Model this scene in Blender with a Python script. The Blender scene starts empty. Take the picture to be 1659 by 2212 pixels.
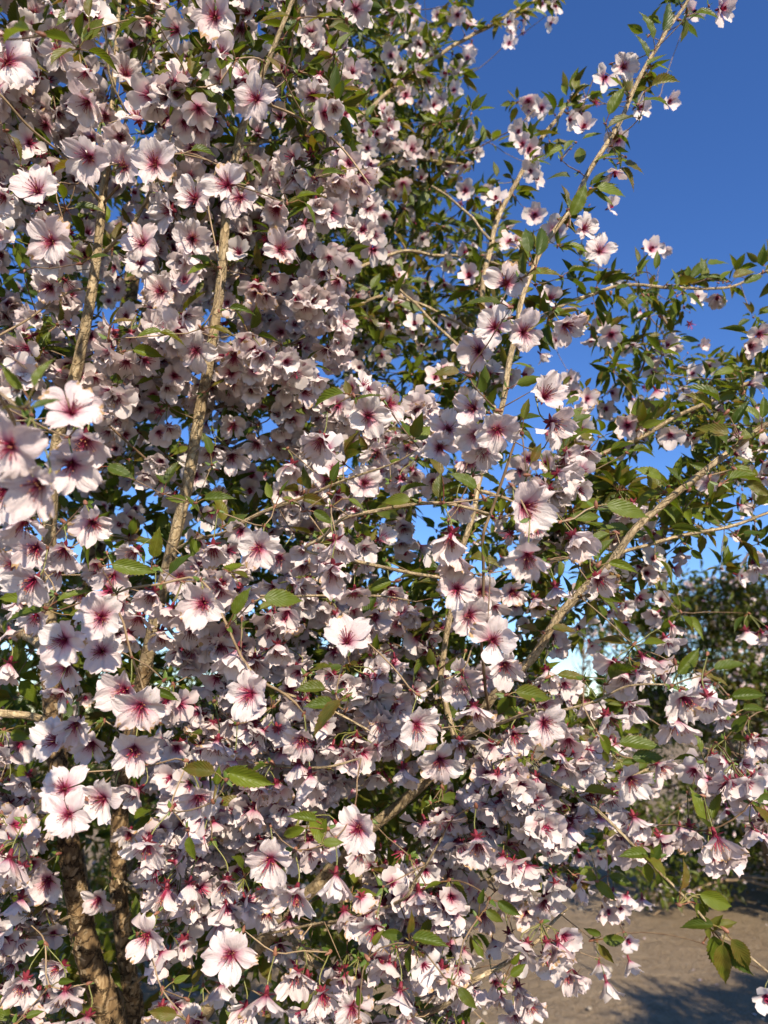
import bpy, math, random
import numpy as np
from mathutils import Vector, Matrix, noise
from mathutils.bvhtree import BVHTree

rng = np.random.default_rng(7)
random.seed(7)
sc = bpy.context.scene
COL = sc.collection

# ------------------------------------------------------------------ camera
FW, FH, FOC = 1659.0, 2212.0, 1533.0          # frame in picture units, focal length in the same units
PITCH = math.radians(15.7)
CAM = np.array([0.0, 0.0, 1.6])
cam = bpy.data.cameras.new("camera")
cam.sensor_fit = 'VERTICAL'
cam.lens = 6.86
cam.sensor_height = 6.86 * FH / FOC
cam.clip_start, cam.clip_end = 0.02, 3000
cam.dof.use_dof = True
cam.dof.focus_distance = 0.77
cam.dof.aperture_fstop = 1.9
camo = bpy.data.objects.new("camera", cam)
camo.location = CAM
camo.rotation_euler = (math.pi / 2 + PITCH, 0, 0)
COL.objects.link(camo)
sc.camera = camo
CX = np.array([1.0, 0, 0])
CY = np.array([0, -math.sin(PITCH), math.cos(PITCH)])
CF = np.array([0, math.cos(PITCH), math.sin(PITCH)])      # looking direction

def P(x, y, d):
    """picture point at depth d (metres along the viewing axis) -> world"""
    x, y, d = np.asarray(x, float), np.asarray(y, float), np.asarray(d, float)
    a = ((x - FW / 2) / FOC)[..., None] * CX + ((FH / 2 - y) / FOC)[..., None] * CY + CF
    return CAM + a * d[..., None]

def project(p):
    v = np.asarray(p) - CAM
    d = v @ CF
    return FW / 2 + FOC * (v @ CX) / d, FH / 2 - FOC * (v @ CY) / d, d

def camvec(fx, fy, fz):
    """x right, y down, z towards the camera -> world"""
    return fx * CX - fy * CY - fz * CF

# ------------------------------------------------------------------ sky, sun, exposure
SUN_EL, SUN_AZ = math.radians(31), math.radians(20)       # sun behind the camera, to its right
to_sun = np.array([math.sin(SUN_AZ) * math.cos(SUN_EL), -math.cos(SUN_AZ) * math.cos(SUN_EL), math.sin(SUN_EL)])
w = bpy.data.worlds.new("World"); sc.world = w; w.use_nodes = True
nt = w.node_tree
bg = nt.nodes["Background"]
sky = nt.nodes.new("ShaderNodeTexSky")
sky.sky_type = 'NISHITA'; sky.sun_disc = False
sky.sun_elevation = SUN_EL
sky.sun_rotation = math.pi - SUN_AZ
sky.altitude = 0; sky.air_density = 1.0; sky.dust_density = 0.0; sky.ozone_density = 5.0
hs = nt.nodes.new('ShaderNodeHueSaturation'); hs.inputs['Saturation'].default_value = 1.16; hs.inputs['Hue'].default_value = 0.512
nt.links.new(sky.outputs[0], hs.inputs['Color']); nt.links.new(hs.outputs[0], bg.inputs[0])
bg.inputs[1].default_value = 0.125
sun = bpy.data.lights.new("sun", 'SUN'); sun.energy = 5.0; sun.angle = math.radians(0.5)
sun.color = (1.0, 0.885, 0.72)
suno = bpy.data.objects.new("sun", sun); COL.objects.link(suno)
suno.rotation_euler = Vector(to_sun).to_track_quat('Z', 'Y').to_euler()
sc.view_settings.view_transform = 'Standard'
sc.view_settings.look = 'None'
sc.view_settings.gamma = 1.0
sc.view_settings.exposure = 0.62
sc.render.engine = 'CYCLES'
sc.cycles.use_denoising = True
sc.cycles.max_bounces = 3
sc.cycles.diffuse_bounces = 1
sc.cycles.transmission_bounces = 2
sc.cycles.use_light_tree = False
sc.cycles.adaptive_threshold = 0.02

# ------------------------------------------------------------------ materials
class NT:
    def __init__(s, name):
        s.m = bpy.data.materials.new(name); s.m.use_nodes = True
        s.t = s.m.node_tree; s.t.nodes.clear()
        s.out = s.n('ShaderNodeOutputMaterial')
    def n(s, typ, **kw):
        k = s.t.nodes.new(typ)
        for a, b in kw.items(): setattr(k, a, b)
        return k
    def l(s, a, b): s.t.links.new(a, b)
    def val(s, x, sock):
        if hasattr(x, 'node'): s.l(x, sock)
        else: sock.default_value = x
    def math(s, op, a, b=0.0, c=None, clamp=False):
        k = s.n('ShaderNodeMath', operation=op); k.use_clamp = clamp
        s.val(a, k.inputs[0]); s.val(b, k.inputs[1])
        if c is not None: s.val(c, k.inputs[2])
        return k.outputs[0]
    def mix(s, f, a, b, typ='MIX'):
        k = s.n('ShaderNodeMix', data_type='RGBA', blend_type=typ)
        s.val(f, k.inputs[0])
        for v, i in ((a, 6), (b, 7)):
            if hasattr(v, 'node'): s.l(v, k.inputs[i])
            else: k.inputs[i].default_value = (*v, 1)
        return k.outputs[2]
    def ramp(s, f, stops, interp='LINEAR'):
        k = s.n('ShaderNodeValToRGB'); k.color_ramp.interpolation = interp
        e = k.color_ramp.elements
        while len(e) < len(stops): e.new(0.5)
        for q, (p, c) in zip(e, stops):
            q.position = p
            q.color = (*c, 1) if hasattr(c, '__len__') else (c, c, c, 1)
        s.l(f, k.inputs[0])
        return k.outputs[0]
    def noise(s, scale, detail=3, vec=None, rough=0.5, typ='3D', w=None):
        k = s.n('ShaderNodeTexNoise'); k.noise_dimensions = typ
        k.inputs['Scale'].default_value = scale; k.inputs['Detail'].default_value = detail
        k.inputs['Roughness'].default_value = rough
        if vec is not None: s.l(vec, k.inputs['Vector'])
        if w is not None: s.val(w, k.inputs['W'])
        return k.outputs[0]
    def rnd(s):
        a = s.n('ShaderNodeAttribute', attribute_name='rnd')
        o = s.n('ShaderNodeObjectInfo')
        return s.math('FRACT', s.math('ADD', a.outputs['Fac'], o.outputs['Random']))
    def uv(s):
        k = s.n('ShaderNodeUVMap'); sp = s.n('ShaderNodeSeparateXYZ')
        s.l(k.outputs[0], sp.inputs[0])
        return k.outputs[0], sp.outputs[0], sp.outputs[1]
    def comb(s, x, y, z=0.0):
        k = s.n('ShaderNodeCombineXYZ')
        for q, i in ((x, 0), (y, 1), (z, 2)): s.val(q, k.inputs[i])
        return k.outputs[0]
    def bump(s, h, strength=0.3, dist=0.001):
        k = s.n('ShaderNodeBump'); k.inputs['Strength'].default_value = strength
        k.inputs['Distance'].default_value = dist
        s.l(h, k.inputs['Height'])
        return k.outputs[0]
    def bsdf(s, col, rough=0.6, spec=0.3, normal=None):
        k = s.n('ShaderNodeBsdfPrincipled')
        s.val(col if hasattr(col, 'node') else (*col, 1), k.inputs['Base Color'])
        s.val(rough, k.inputs['Roughness'])
        k.inputs['Specular IOR Level'].default_value = spec
        if normal is not None: s.l(normal, k.inputs['Normal'])
        return k.outputs[0]
    def thin(s, col, tcol, trans, rough, spec, normal=None):
        a = s.bsdf(col, rough, spec, normal)
        t = s.n('ShaderNodeBsdfTranslucent'); s.val(tcol, t.inputs[0])
        if normal is not None: s.l(normal, t.inputs['Normal'])
        m = s.n('ShaderNodeMixShader'); m.inputs[0].default_value = trans
        s.l(a, m.inputs[1]); s.l(t.outputs[0], m.inputs[2])
        return m.outputs[0]
    def done(s, sh): s.l(sh, s.out.inputs[0]); return s.m

def mat_petal(name='petal', close=True):
    s = NT(name)
    uv, u, v = s.uv(); r = s.rnd()
    r2 = s.math('FRACT', s.math('MULTIPLY', r, 17.31))
    r3 = s.math('FRACT', s.math('MULTIPLY', r, 53.7))
    off = s.math('MULTIPLY', r, 40.0)
    st = s.noise(1.0, 2, s.comb(s.math('MULTIPLY', u, 15.0), s.math('MULTIPLY', v, 1.2), off))   # streaks along the petal
    reach = s.math('MULTIPLY_ADD', r2, 0.38, 0.28)                   # how far the pink runs out
    vv = s.math('DIVIDE', s.math('ADD', v, s.math('MULTIPLY', s.math('SUBTRACT', st, 0.5), -0.22)), reach)
    pink = s.ramp(vv, [(0.0, (0.15, 0.006, 0.032)), (0.14, (0.32, 0.028, 0.085)), (0.32, (0.60, 0.225, 0.32)), (0.54, (0.75, 0.50, 0.54)), (0.85, (0.81, 0.67, 0.655)), (1.0, (0.83, 0.755, 0.72))])
    tint = s.mix(s.math('MULTIPLY', r3, 0.8), pink, (0.99, 0.87, 0.89), 'MULTIPLY')
    # brown bruises and withered rims
    sp = s.noise(1.0, 2, s.comb(s.math('MULTIPLY', u, 4.0), s.math('MULTIPLY', v, 4.5), s.math('MULTIPLY', r, 91.0)))
    thr = s.math('MULTIPLY_ADD', r2, -0.10, 0.80)
    bru = s.math('MULTIPLY', s.math('SUBTRACT', sp, thr), 30.0, clamp=True)
    wil = s.math('MULTIPLY', s.math('GREATER_THAN', r3, 0.87), s.ramp(s.math('ADD', v, s.math('MULTIPLY', s.math('SUBTRACT', sp, 0.5), 1.1)), [(0.88, 0.0), (0.97, 1.0)]))
    nb = None; col = tint
    if close:
        vein = s.noise(1.0, 2, s.comb(s.math('MULTIPLY', u, 38.0), s.math('MULTIPLY', v, 2.5), off))
        col = s.mix(s.math('MULTIPLY', s.ramp(vein, [(0.5, 0.0), (0.72, 1.0)]), 0.15), tint, (0.72, 0.52, 0.58))
    col = s.mix(s.math('MULTIPLY', s.math('MAXIMUM', bru, wil), 0.85), col, (0.56, 0.34, 0.12))
    if close:
        spots = s.n('ShaderNodeTexVoronoi'); spots.inputs['Scale'].default_value = 5.0
        s.l(s.comb(u, s.math('ADD', v, off), off), spots.inputs['Vector'])
        pk = s.math('MULTIPLY', s.ramp(spots.outputs['Distance'], [(0.05, 1.0), (0.12, 0.0)]), s.math('GREATER_THAN', r2, 0.6))
        col = s.mix(s.math('MULTIPLY', pk, 0.5), col, (0.50, 0.33, 0.24))
        wr = s.noise(1.0, 4, s.comb(s.math('MULTIPLY', u, 11.0), s.math('MULTIPLY', v, 4.0), off), 0.6)
        nb = s.bump(s.math('ADD', wr, s.math('MULTIPLY', vein, 0.3)), 0.75, 0.0016)
    tc = s.mix(0.5, col, (1.0, 0.93, 0.95), 'MULTIPLY')
    return s.done(s.thin(col, tc, 0.36, 0.55, 0.25, nb))

def mat_leaf(name='leaf', dark=1.0):
    s = NT(name)
    uv, u, v = s.uv(); r = s.rnd()
    r2 = s.math('FRACT', s.math('MULTIPLY', r, 23.7))
    au = s.math('ABSOLUTE', s.math('SUBTRACT', u, 0.5))
    ph = s.math('SUBTRACT', s.math('MULTIPLY', v, 8.0), s.math('MULTIPLY', au, 6.0))
    vn = s.math('ABSOLUTE', s.math('SUBTRACT', s.math('FRACT', ph), 0.5))        # side veins
    vein = s.math('MAXIMUM', s.ramp(vn, [(0.0, 1.0), (0.13, 0.0)]), s.ramp(au, [(0.0, 1.0), (0.035, 0.0)]))
    geo = s.n('ShaderNodeNewGeometry')
    nz = s.noise(90, 3, geo.outputs['Position'])
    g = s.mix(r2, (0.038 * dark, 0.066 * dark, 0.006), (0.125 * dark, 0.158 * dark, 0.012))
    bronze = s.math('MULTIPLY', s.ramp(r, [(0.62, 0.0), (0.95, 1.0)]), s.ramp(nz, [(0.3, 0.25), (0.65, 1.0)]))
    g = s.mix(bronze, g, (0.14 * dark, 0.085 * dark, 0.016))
    g = s.mix(s.math('MULTIPLY', vein, 0.2), g, (0.17, 0.20, 0.05))
    edge = s.math('MULTIPLY', s.ramp(au, [(0.40, 0.0), (0.5, 1.0)]), 0.35)
    g = s.mix(edge, g, (0.16, 0.075, 0.02))
    h = s.math('ADD', s.math('MULTIPLY', s.ramp(vn, [(0.0, 0.0), (0.5, 1.0)]), 1.0), s.math('MULTIPLY', nz, 0.4))
    nb = s.bump(h, 0.32, 0.0009)
    tc = s.mix(1.0, g, (2.6, 2.5, 1.2), 'MULTIPLY')
    return s.done(s.thin(g, tc, 0.30, 0.45, 0.35, nb))

def mat_bark(name, c0, c1, c2, scale, flake, lent):
    s = NT(name)
    uv, u, v = s.uv()                                    # u in turns round the stem, v in metres along it
    geo = s.n('ShaderNodeTexCoord')
    obj = geo.outputs['Object']
    mp = s.n('ShaderNodeMapping'); mp.inputs['Scale'].default_value = (1, 1, 0.22)
    s.l(obj, mp.inputs[0])
    a = s.noise(scale, 5, mp.outputs[0], 0.62)
    b = s.noise(scale * 0.13, 3, obj)
    col = s.ramp(a, [(0.28, c0), (0.5, c1), (0.72, c2)])
    col = s.mix(s.ramp(b, [(0.42, 0.0), (0.68, 0.75)]), col, tuple(x * 0.55 for x in c1))
    vo = s.n('ShaderNodeTexVoronoi'); vo.feature = 'DISTANCE_TO_EDGE'; vo.inputs['Scale'].default_value = 1.0
    nz = s.noise(220, 2, obj)
    s.l(s.comb(s.math('MULTIPLY_ADD', nz, 0.9, s.math('MULTIPLY', u, flake[0])), s.math('MULTIPLY_ADD', nz, 0.9, s.math('MULTIPLY', v, flake[1]))), vo.inputs['Vector'])
    crack = s.ramp(vo.outputs['Distance'], [(0.02, 1.0), (0.11, 0.0)])
    col = s.mix(s.math('MULTIPLY', crack, flake[2]), col, tuple(x * 0.25 for x in c0))
    le = s.n('ShaderNodeTexVoronoi'); le.inputs['Scale'].default_value = 1.0; le.inputs['Randomness'].default_value = 1.0
    s.l(s.comb(s.math('MULTIPLY', u, 7.0), s.math('MULTIPLY', v, 190.0)), le.inputs['Vector'])
    ld = s.ramp(le.outputs['Distance'], [(0.14, 1.0), (0.24, 0.0)])
    col = s.mix(s.math('MULTIPLY', ld, lent), col, tuple(x * 0.2 for x in c0))
    h = s.math('SUBTRACT', s.math('ADD', a, s.math('MULTIPLY', nz, 0.3)), s.math('MULTIPLY', crack, 0.9))
    return s.done(s.bsdf(col, 0.72, 0.25, s.bump(h, 0.8, 0.0016)))

def mat_plain(name, c0, c1, scale=200, rough=0.5, spec=0.3, trans=0.0):
    s = NT(name)
    geo = s.n('ShaderNodeTexCoord'); r = s.rnd()
    f = s.math('ADD', s.math('MULTIPLY', s.noise(scale, 3, geo.outputs['Object']), 0.7), s.math('MULTIPLY', r, 0.4))
    col = s.ramp(f, [(0.3, c0), (0.75, c1)])
    if trans: return s.done(s.thin(col, col, trans, rough, spec))
    return s.done(s.bsdf(col, rough, spec))

def mat_ground():
    s = NT('dry_ground')
    tc = s.n('ShaderNodeTexCoord').outputs['Object']
    a = s.noise(0.55, 6, tc, 0.6); b = s.noise(9.0, 6, tc, 0.7); c = s.noise(60, 4, tc, 0.7)
    col = s.ramp(b, [(0.3, (0.19, 0.145, 0.096)), (0.5, (0.28, 0.22, 0.152)), (0.7, (0.36, 0.29, 0.205))])
    col = s.mix(s.ramp(a, [(0.42, 0.0), (0.66, 0.7)]), col, (0.22, 0.165, 0.105))
    gr = s.noise(0.09, 4, tc, 0.6)
    col = s.mix(s.ramp(gr, [(0.5, 0.0), (0.62, 0.25)]), col, (0.16, 0.15, 0.06))
    col = s.mix(0.6, col, (1.0, 0.88, 0.70), 'MULTIPLY')
    col = s.mix(s.math('MULTIPLY', s.ramp(c, [(0.45, 0.0), (0.7, 1.0)]), 0.5), col, (0.42, 0.35, 0.26))
    h = s.math('ADD', s.math('MULTIPLY', b, 0.7), s.math('MULTIPLY', c, 0.3))
    return s.done(s.bsdf(col, 0.95, 0.1, s.bump(h, 1.0, 0.06)))

M = {
    'petal': mat_petal(),
    'petal_mass': mat_petal('petal_mass', False),
    'leaf': mat_leaf(),
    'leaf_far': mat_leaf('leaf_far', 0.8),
    'stem': mat_bark('stem_bark', (0.22, 0.145, 0.075), (0.46, 0.345, 0.195), (0.68, 0.55, 0.36), 240, (5.0, 60.0, 0.35), 0.55),
    'trunk': mat_bark('trunk_bark', (0.07, 0.040, 0.020), (0.25, 0.160, 0.078), (0.62, 0.46, 0.26), 130, (4.0, 42.0, 0.85), 0.2),
    'twig': mat_plain('twig_bark', (0.11, 0.06, 0.032), (0.33, 0.235, 0.135), 60, 0.6),
    'stamen': mat_plain('stamen', (0.22, 0.008, 0.04), (0.38, 0.03, 0.085), 300, 0.5),
    'anther': mat_plain('anther', (0.30, 0.05, 0.04), (0.55, 0.33, 0.14), 300, 0.6),
    'calyx': mat_plain('calyx', (0.12, 0.012, 0.026), (0.23, 0.032, 0.043), 250, 0.45),
    'stalk': mat_plain('flower_stalk', (0.12, 0.13, 0.03), (0.22, 0.21, 0.06), 120, 0.4),
    'petiole': mat_plain('petiole', (0.20, 0.05, 0.03), (0.20, 0.17, 0.05), 90, 0.4),
    'bract': mat_plain('bract', (0.075, 0.12, 0.016), (0.12, 0.18, 0.03), 200, 0.45, 0.35, 0.25),
    'bud': mat_plain('bud_scale', (0.12, 0.035, 0.022), (0.27, 0.12, 0.07), 200, 0.5),
    'ground': mat_ground(),
    'pebble': mat_plain('pebble', (0.16, 0.13, 0.10), (0.40, 0.34, 0.27), 20, 0.9, 0.1),
    'flake': mat_plain('bark_flake', (0.16, 0.10, 0.055), (0.62, 0.48, 0.30), 60, 0.7),
    'bee_dark': mat_plain('bee_dark', (0.010, 0.007, 0.004), (0.03, 0.018, 0.008), 900, 0.25, 0.6),
    'bee_band': mat_plain('bee_band', (0.28, 0.14, 0.03), (0.42, 0.24, 0.06), 900, 0.4),
    'bee_fur': mat_plain('bee_fur', (0.07, 0.035, 0.010), (0.20, 0.11, 0.035), 1500, 0.9, 0.1),
    'bee_eye': mat_plain('bee_eye', (0.035, 0.012, 0.006), (0.06, 0.02, 0.01), 900, 0.15, 0.7),
}
def mat_wing():
    s = NT('bee_wing')
    g = s.n('ShaderNodeBsdfTransparent'); g.inputs[0].default_value = (0.9, 0.88, 0.84, 1)
    b = s.bsdf((0.5, 0.45, 0.38), 0.2, 0.6)
    m = s.n('ShaderNodeMixShader'); m.inputs[0].default_value = 0.35
    s.l(g.outputs[0], m.inputs[1]); s.l(b, m.inputs[2])
    return s.done(m.outputs[0])
M['bee_wing'] = mat_wing()

# ------------------------------------------------------------------ mesh helpers (everything is quads)
def cross(a, b):
    a, b = np.asarray(a, float), np.asarray(b, float)
    if a.ndim == 1 and b.ndim == 1:
        return np.array([a[1] * b[2] - a[2] * b[1], a[2] * b[0] - a[0] * b[2], a[0] * b[1] - a[1] * b[0]])
    a, b = np.broadcast_arrays(a, b)
    return np.stack([a[..., 1] * b[..., 2] - a[..., 2] * b[..., 1], a[..., 2] * b[..., 0] - a[..., 0] * b[..., 2], a[..., 0] * b[..., 1] - a[..., 1] * b[..., 0]], -1)

class Geo:
    """verts, quads, uv per vert, material index per quad, random number per vert"""
    def __init__(s, v, f, uv=None, mi=0, rn=0.0):
        s.v = np.asarray(v, float).reshape(-1, 3); s.f = np.asarray(f, np.int64).reshape(-1, 4)
        n = len(s.v)
        s.uv = np.zeros((n, 2)) if uv is None else np.asarray(uv, float)
        s.mi = np.full(len(s.f), mi) if np.isscalar(mi) else np.asarray(mi)
        s.rn = np.full(n, rn) if np.isscalar(rn) else np.asarray(rn)

def join(gs):
    gs = [g for g in gs if len(g.v)]
    off = np.cumsum([0] + [len(g.v) for g in gs[:-1]])
    return Geo(np.concatenate([g.v for g in gs]), np.concatenate([g.f + o for g, o in zip(gs, off)]),
               np.concatenate([g.uv for g in gs]), np.concatenate([g.mi for g in gs]), np.concatenate([g.rn for g in gs]))

def moved(g, R, t, s=1.0, rn=None):
    return Geo(g.v @ np.asarray(R).T * s + t, g.f, g.uv, g.mi, g.rn if rn is None else rn)

def scatter(g, R, T, S, rn):
    """N copies of g: R (N,3,3), T (N,3), S (N,), rn (N,)"""
    N, n, k = len(T), len(g.v), len(g.f)
    if N == 0: return Geo(np.zeros((0, 3)), np.zeros((0, 4)))
    v = np.einsum('nij,kj->nki', R, g.v) * S[:, None, None] + T[:, None, :]
    f = g.f[None] + (np.arange(N) * n)[:, None, None]
    return Geo(v.reshape(-1, 3), f.reshape(-1, 4), np.tile(g.uv, (N, 1)), np.tile(g.mi, N), np.repeat(rn, n))

def to_mesh(name, g, mats, smooth=True):
    me = bpy.data.meshes.new(name)
    nf = len(g.f)
    me.vertices.add(len(g.v)); me.vertices.foreach_set('co', g.v.astype(np.float32).ravel())
    me.loops.add(nf * 4); me.loops.foreach_set('vertex_index', g.f.astype(np.int32).ravel())
    me.polygons.add(nf); me.polygons.foreach_set('loop_start', np.arange(0, nf * 4, 4, dtype=np.int32))
    me.polygons.foreach_set('material_index', g.mi.astype(np.int32))
    me.polygons.foreach_set('use_smooth', np.full(nf, smooth))
    uvl = me.uv_layers.new(name='UVMap')
    uvl.data.foreach_set('uv', g.uv[g.f.ravel()].astype(np.float32).ravel())
    at = me.attributes.new('rnd', 'FLOAT', 'POINT'); at.data.foreach_set('value', g.rn.astype(np.float32))
    for m in mats: me.materials.append(M[m])
    me.update(calc_edges=True); me.validate()
    return me

def obj(name, me, parent=None, mat=None, kind=None):
    o = bpy.data.objects.new(name, me); COL.objects.link(o)
    if parent is not None: o.parent = parent
    if mat is not None: o.matrix_basis = mat
    if kind: o['kind'] = kind
    return o

def tag(o, label, cat, group=None):
    o['label'] = label; o['category'] = cat
    if group: o['group'] = group

def catmull(pts, step):
    pts = np.asarray(pts, float)
    q = np.vstack([2 * pts[0] - pts[1], pts, 2 * pts[-1] - pts[-2]])
    out = []
    for i in range(1, len(q) - 2):
        p0, p1, p2, p3 = q[i - 1:i + 3]
        n = max(2, int(np.linalg.norm((p2 - p1)[:3]) / step))
        t = np.linspace(0, 1, n, endpoint=False)[:, None]
        out.append(0.5 * (2 * p1 + (p2 - p0) * t + (2 * p0 - 5 * p1 + 4 * p2 - p3) * t ** 2 + (3 * p1 - p0 - 3 * p2 + p3) * t ** 3))
    return np.vstack(out + [pts[-1:]])

def tube(pts, rad, sides=6, rn=0.0, mi=0, cap=True, bumps=0.0, seed=0):
    pts = np.asarray(pts, float); n = len(pts)
    rad = np.broadcast_to(np.asarray(rad, float), (n,)).copy()
    T = np.gradient(pts, axis=0); T /= np.linalg.norm(T, axis=1)[:, None] + 1e-12
    a = np.array([0, 0, 1.0]) if abs(T[0, 2]) < 0.8 else np.array([1.0, 0, 0])
    N = np.empty_like(T); v = cross(T[0], a); N[0] = v / np.linalg.norm(v)
    for i in range(1, n):
        v = N[i - 1] - T[i] * (N[i - 1] @ T[i]); N[i] = v / (np.linalg.norm(v) + 1e-12)
    B = cross(T, N)
    if cap: rad[-1] *= 0.25
    ang = np.linspace(0, 2 * math.pi, sides + 1)
    c, s = np.cos(ang), np.sin(ang)
    rr = np.repeat(rad[:, None], sides + 1, 1)
    L = np.concatenate([[0], np.cumsum(np.linalg.norm(np.diff(pts, axis=0), axis=1))])
    if bumps:
        for i in range(n):
            for j in range(sides):
                q = Vector((c[j] * 1.3 + seed * 3.1, s[j] * 1.3, L[i] * 38))
                q2 = Vector((c[j] * 2.6 + seed, s[j] * 2.6, L[i] * 130))
                rr[i, j] *= 1 + bumps * (noise.noise(q) + 0.6 * noise.noise(q2))
        rr[:, sides] = rr[:, 0]
    V = pts[:, None, :] + rr[..., None] * (N[:, None, :] * c[None, :, None] + B[:, None, :] * s[None, :, None])
    i, j = np.meshgrid(np.arange(n - 1), np.arange(sides), indexing='ij')
    b = i * (sides + 1) + j
    F = np.stack([b, b + 1, b + sides + 2, b + sides + 1], -1)
    uv = np.stack([np.broadcast_to(np.linspace(0, 1, sides + 1)[None], (n, sides + 1)), np.broadcast_to(L[:, None], (n, sides + 1))], -1)
    return Geo(V.reshape(-1, 3), F, uv.reshape(-1, 2), mi, rn)

def frame(z, roll):
    """rotation matrix whose z axis is z"""
    z = np.asarray(z, float); z = z / np.linalg.norm(z)
    a = np.array([0, 0, 1.0]) if abs(z[2]) < 0.9 else np.array([1.0, 0, 0])
    x = cross(a, z); x /= np.linalg.norm(x); y = cross(z, x)
    c, s = math.cos(roll), math.sin(roll)
    return np.stack([x * c + y * s, -x * s + y * c, z], 1)

def unit(v):
    v = np.asarray(v, float); return v / (np.linalg.norm(v) + 1e-12)

def leaf_frame(d, n):
    y = unit(cross(n, d)); z = cross(d, y)
    return np.stack([d, y, z], 1)

def leaf_frames(D, Nn):
    Y = cross(Nn, D); Y /= np.linalg.norm(Y, axis=1)[:, None] + 1e-12
    return np.stack([D, Y, cross(D, Y)], 2)

def frames(F_, roll):
    Z = F_ / (np.linalg.norm(F_, axis=1)[:, None] + 1e-12)
    A = np.where(np.abs(Z[:, 2:]) < .9, [[0, 0, 1.0]], [[1.0, 0, 0]])
    X = cross(A, Z); X /= np.linalg.norm(X, axis=1)[:, None] + 1e-12; Y = cross(Z, X)
    c, s = np.cos(roll)[:, None], np.sin(roll)[:, None]
    return np.stack([X * c + Y * s, -X * s + Y * c, Z], 2)

def mat4(R, t, s=1.0):
    m = np.eye(4); m[:3, :3] = np.asarray(R) * s; m[:3, 3] = t
    return Matrix(m.tolist())

# ------------------------------------------------------------------ flower
def petal(r, open_, nu, nv, turn):
    """one notched petal, its claw at the flower's middle; the flower looks along +z"""
    L = 0.0232 * r.uniform(0.88, 1.1); W = 0.0195 * r.uniform(0.8, 1.12)
    u = np.linspace(-1, 1, nu); v = np.linspace(0, 1, nv) ** 0.9
    U, V = np.meshgrid(u, v)
    pk = r.uniform(.62, .72)
    h = np.where(V < pk, 0.10 + 0.90 * np.sin(np.pi / 2 * np.clip(V / pk, 0, 1)) ** 1.45, np.clip(1 - ((V - pk) / 0.46) ** 2, 0, 1) ** .55)
    ph = r.uniform(0, 6.3, 8)
    rag = 0.040 * np.sin(U * 6 + ph[0]) + 0.034 * np.sin(U * 11.5 + ph[1]) + 0.022 * np.sin(U * 19 + ph[2])
    notch = -0.085 * np.exp(-((U - r.uniform(-.2, .2)) / 0.16) ** 2) * r.uniform(0.2, 1.2)
    s = V - 0.10 * U ** 2 * V ** 2 + (rag + notch) * V ** 5
    x = W / 2 * h * U * (1 + 0.05 * np.sin(9 * V + ph[3]) * V)
    th0 = math.radians(14 + 50 * open_ + r.uniform(-8, 8)); th1 = math.radians(36 + 60 * open_ + r.uniform(-26, 24))
    if r.random() < 0.16: th1 += math.radians(38)
    if r.random() < 0.10: th1 -= math.radians(34)
    m = 60; tt = np.linspace(0, 1.15, m); th = th0 + (th1 - th0) * tt ** 1.3
    rad = np.concatenate([[0], np.cumsum(np.sin(th[:-1]))]) / (m - 1) * 1.15
    hei = np.concatenate([[0], np.cumsum(np.cos(th[:-1]))]) / (m - 1) * 1.15
    R_ = np.interp(s, tt, rad) * L + 0.0014; H_ = np.interp(s, tt, hei) * L
    TH = np.interp(s, tt, th)
    cup = r.uniform(0.10, 0.34) * (1.25 - 0.5 * open_)
    amp = 0.0015 * r.uniform(0.6, 1.6)
    nrm = cup * (x ** 2) / (W / 2) + V * amp * np.sin(U * r.uniform(3, 5) + ph[4] + 2.2 * V) + V ** 2 * amp * 0.8 * np.sin(U * 8 + ph[5]) + V ** 3 * amp * 0.6 * np.sin(V * 9 + U * 5 + ph[6])
    R_ = R_ - nrm * np.cos(TH); H_ = H_ + nrm * np.sin(TH)
    tw = r.uniform(-0.28, 0.28)
    H_ = H_ + x * tw * V
    c, sn = math.cos(turn), math.sin(turn)
    X = R_ * c - x * sn; Y = R_ * sn + x * c
    i, j = np.meshgrid(np.arange(nv - 1), np.arange(nu - 1), indexing='ij')
    b = i * nu + j
    F = np.stack([b, b + 1, b + nu + 1, b + nu], -1)
    return Geo(np.stack([X, Y, H_], -1).reshape(-1, 3), F, np.stack([(U + 1) / 2, V], -1).reshape(-1, 2), 0, r.random())

def stamens(r, open_, n, rad, segs, tips=True):
    out = []
    for k in range(n):
        a = r.uniform(0, 6.283); sp = r.uniform(0.05, 0.65) * (0.45 + 0.65 * open_)
        L = r.uniform(0.008, 0.014)
        t = np.linspace(0, 1, segs)[:, None]
        d = np.array([math.cos(a), math.sin(a), 0])
        pts = d * (0.001 + L * sp * t + 0.0012 * t ** 2) + np.array([0, 0, 1]) * (L * math.cos(sp * 0.9) * t)
        out.append(tube(pts, rad, 3, r.random(), 0, False))
        tip = pts[-1]; q = 0.0005
        if tips: out.append(tube([tip - [0, 0, q], tip, tip + [0, 0, q]], [q * .5, q, q * .4], 4, r.random(), 1, False))
    t = np.linspace(0, 1, 3)[:, None]
    out.append(tube(np.array([0, 0, 0.013]) * t, rad * 1.3, 3, 0.9, 0, False))
    return join(out)

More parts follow.
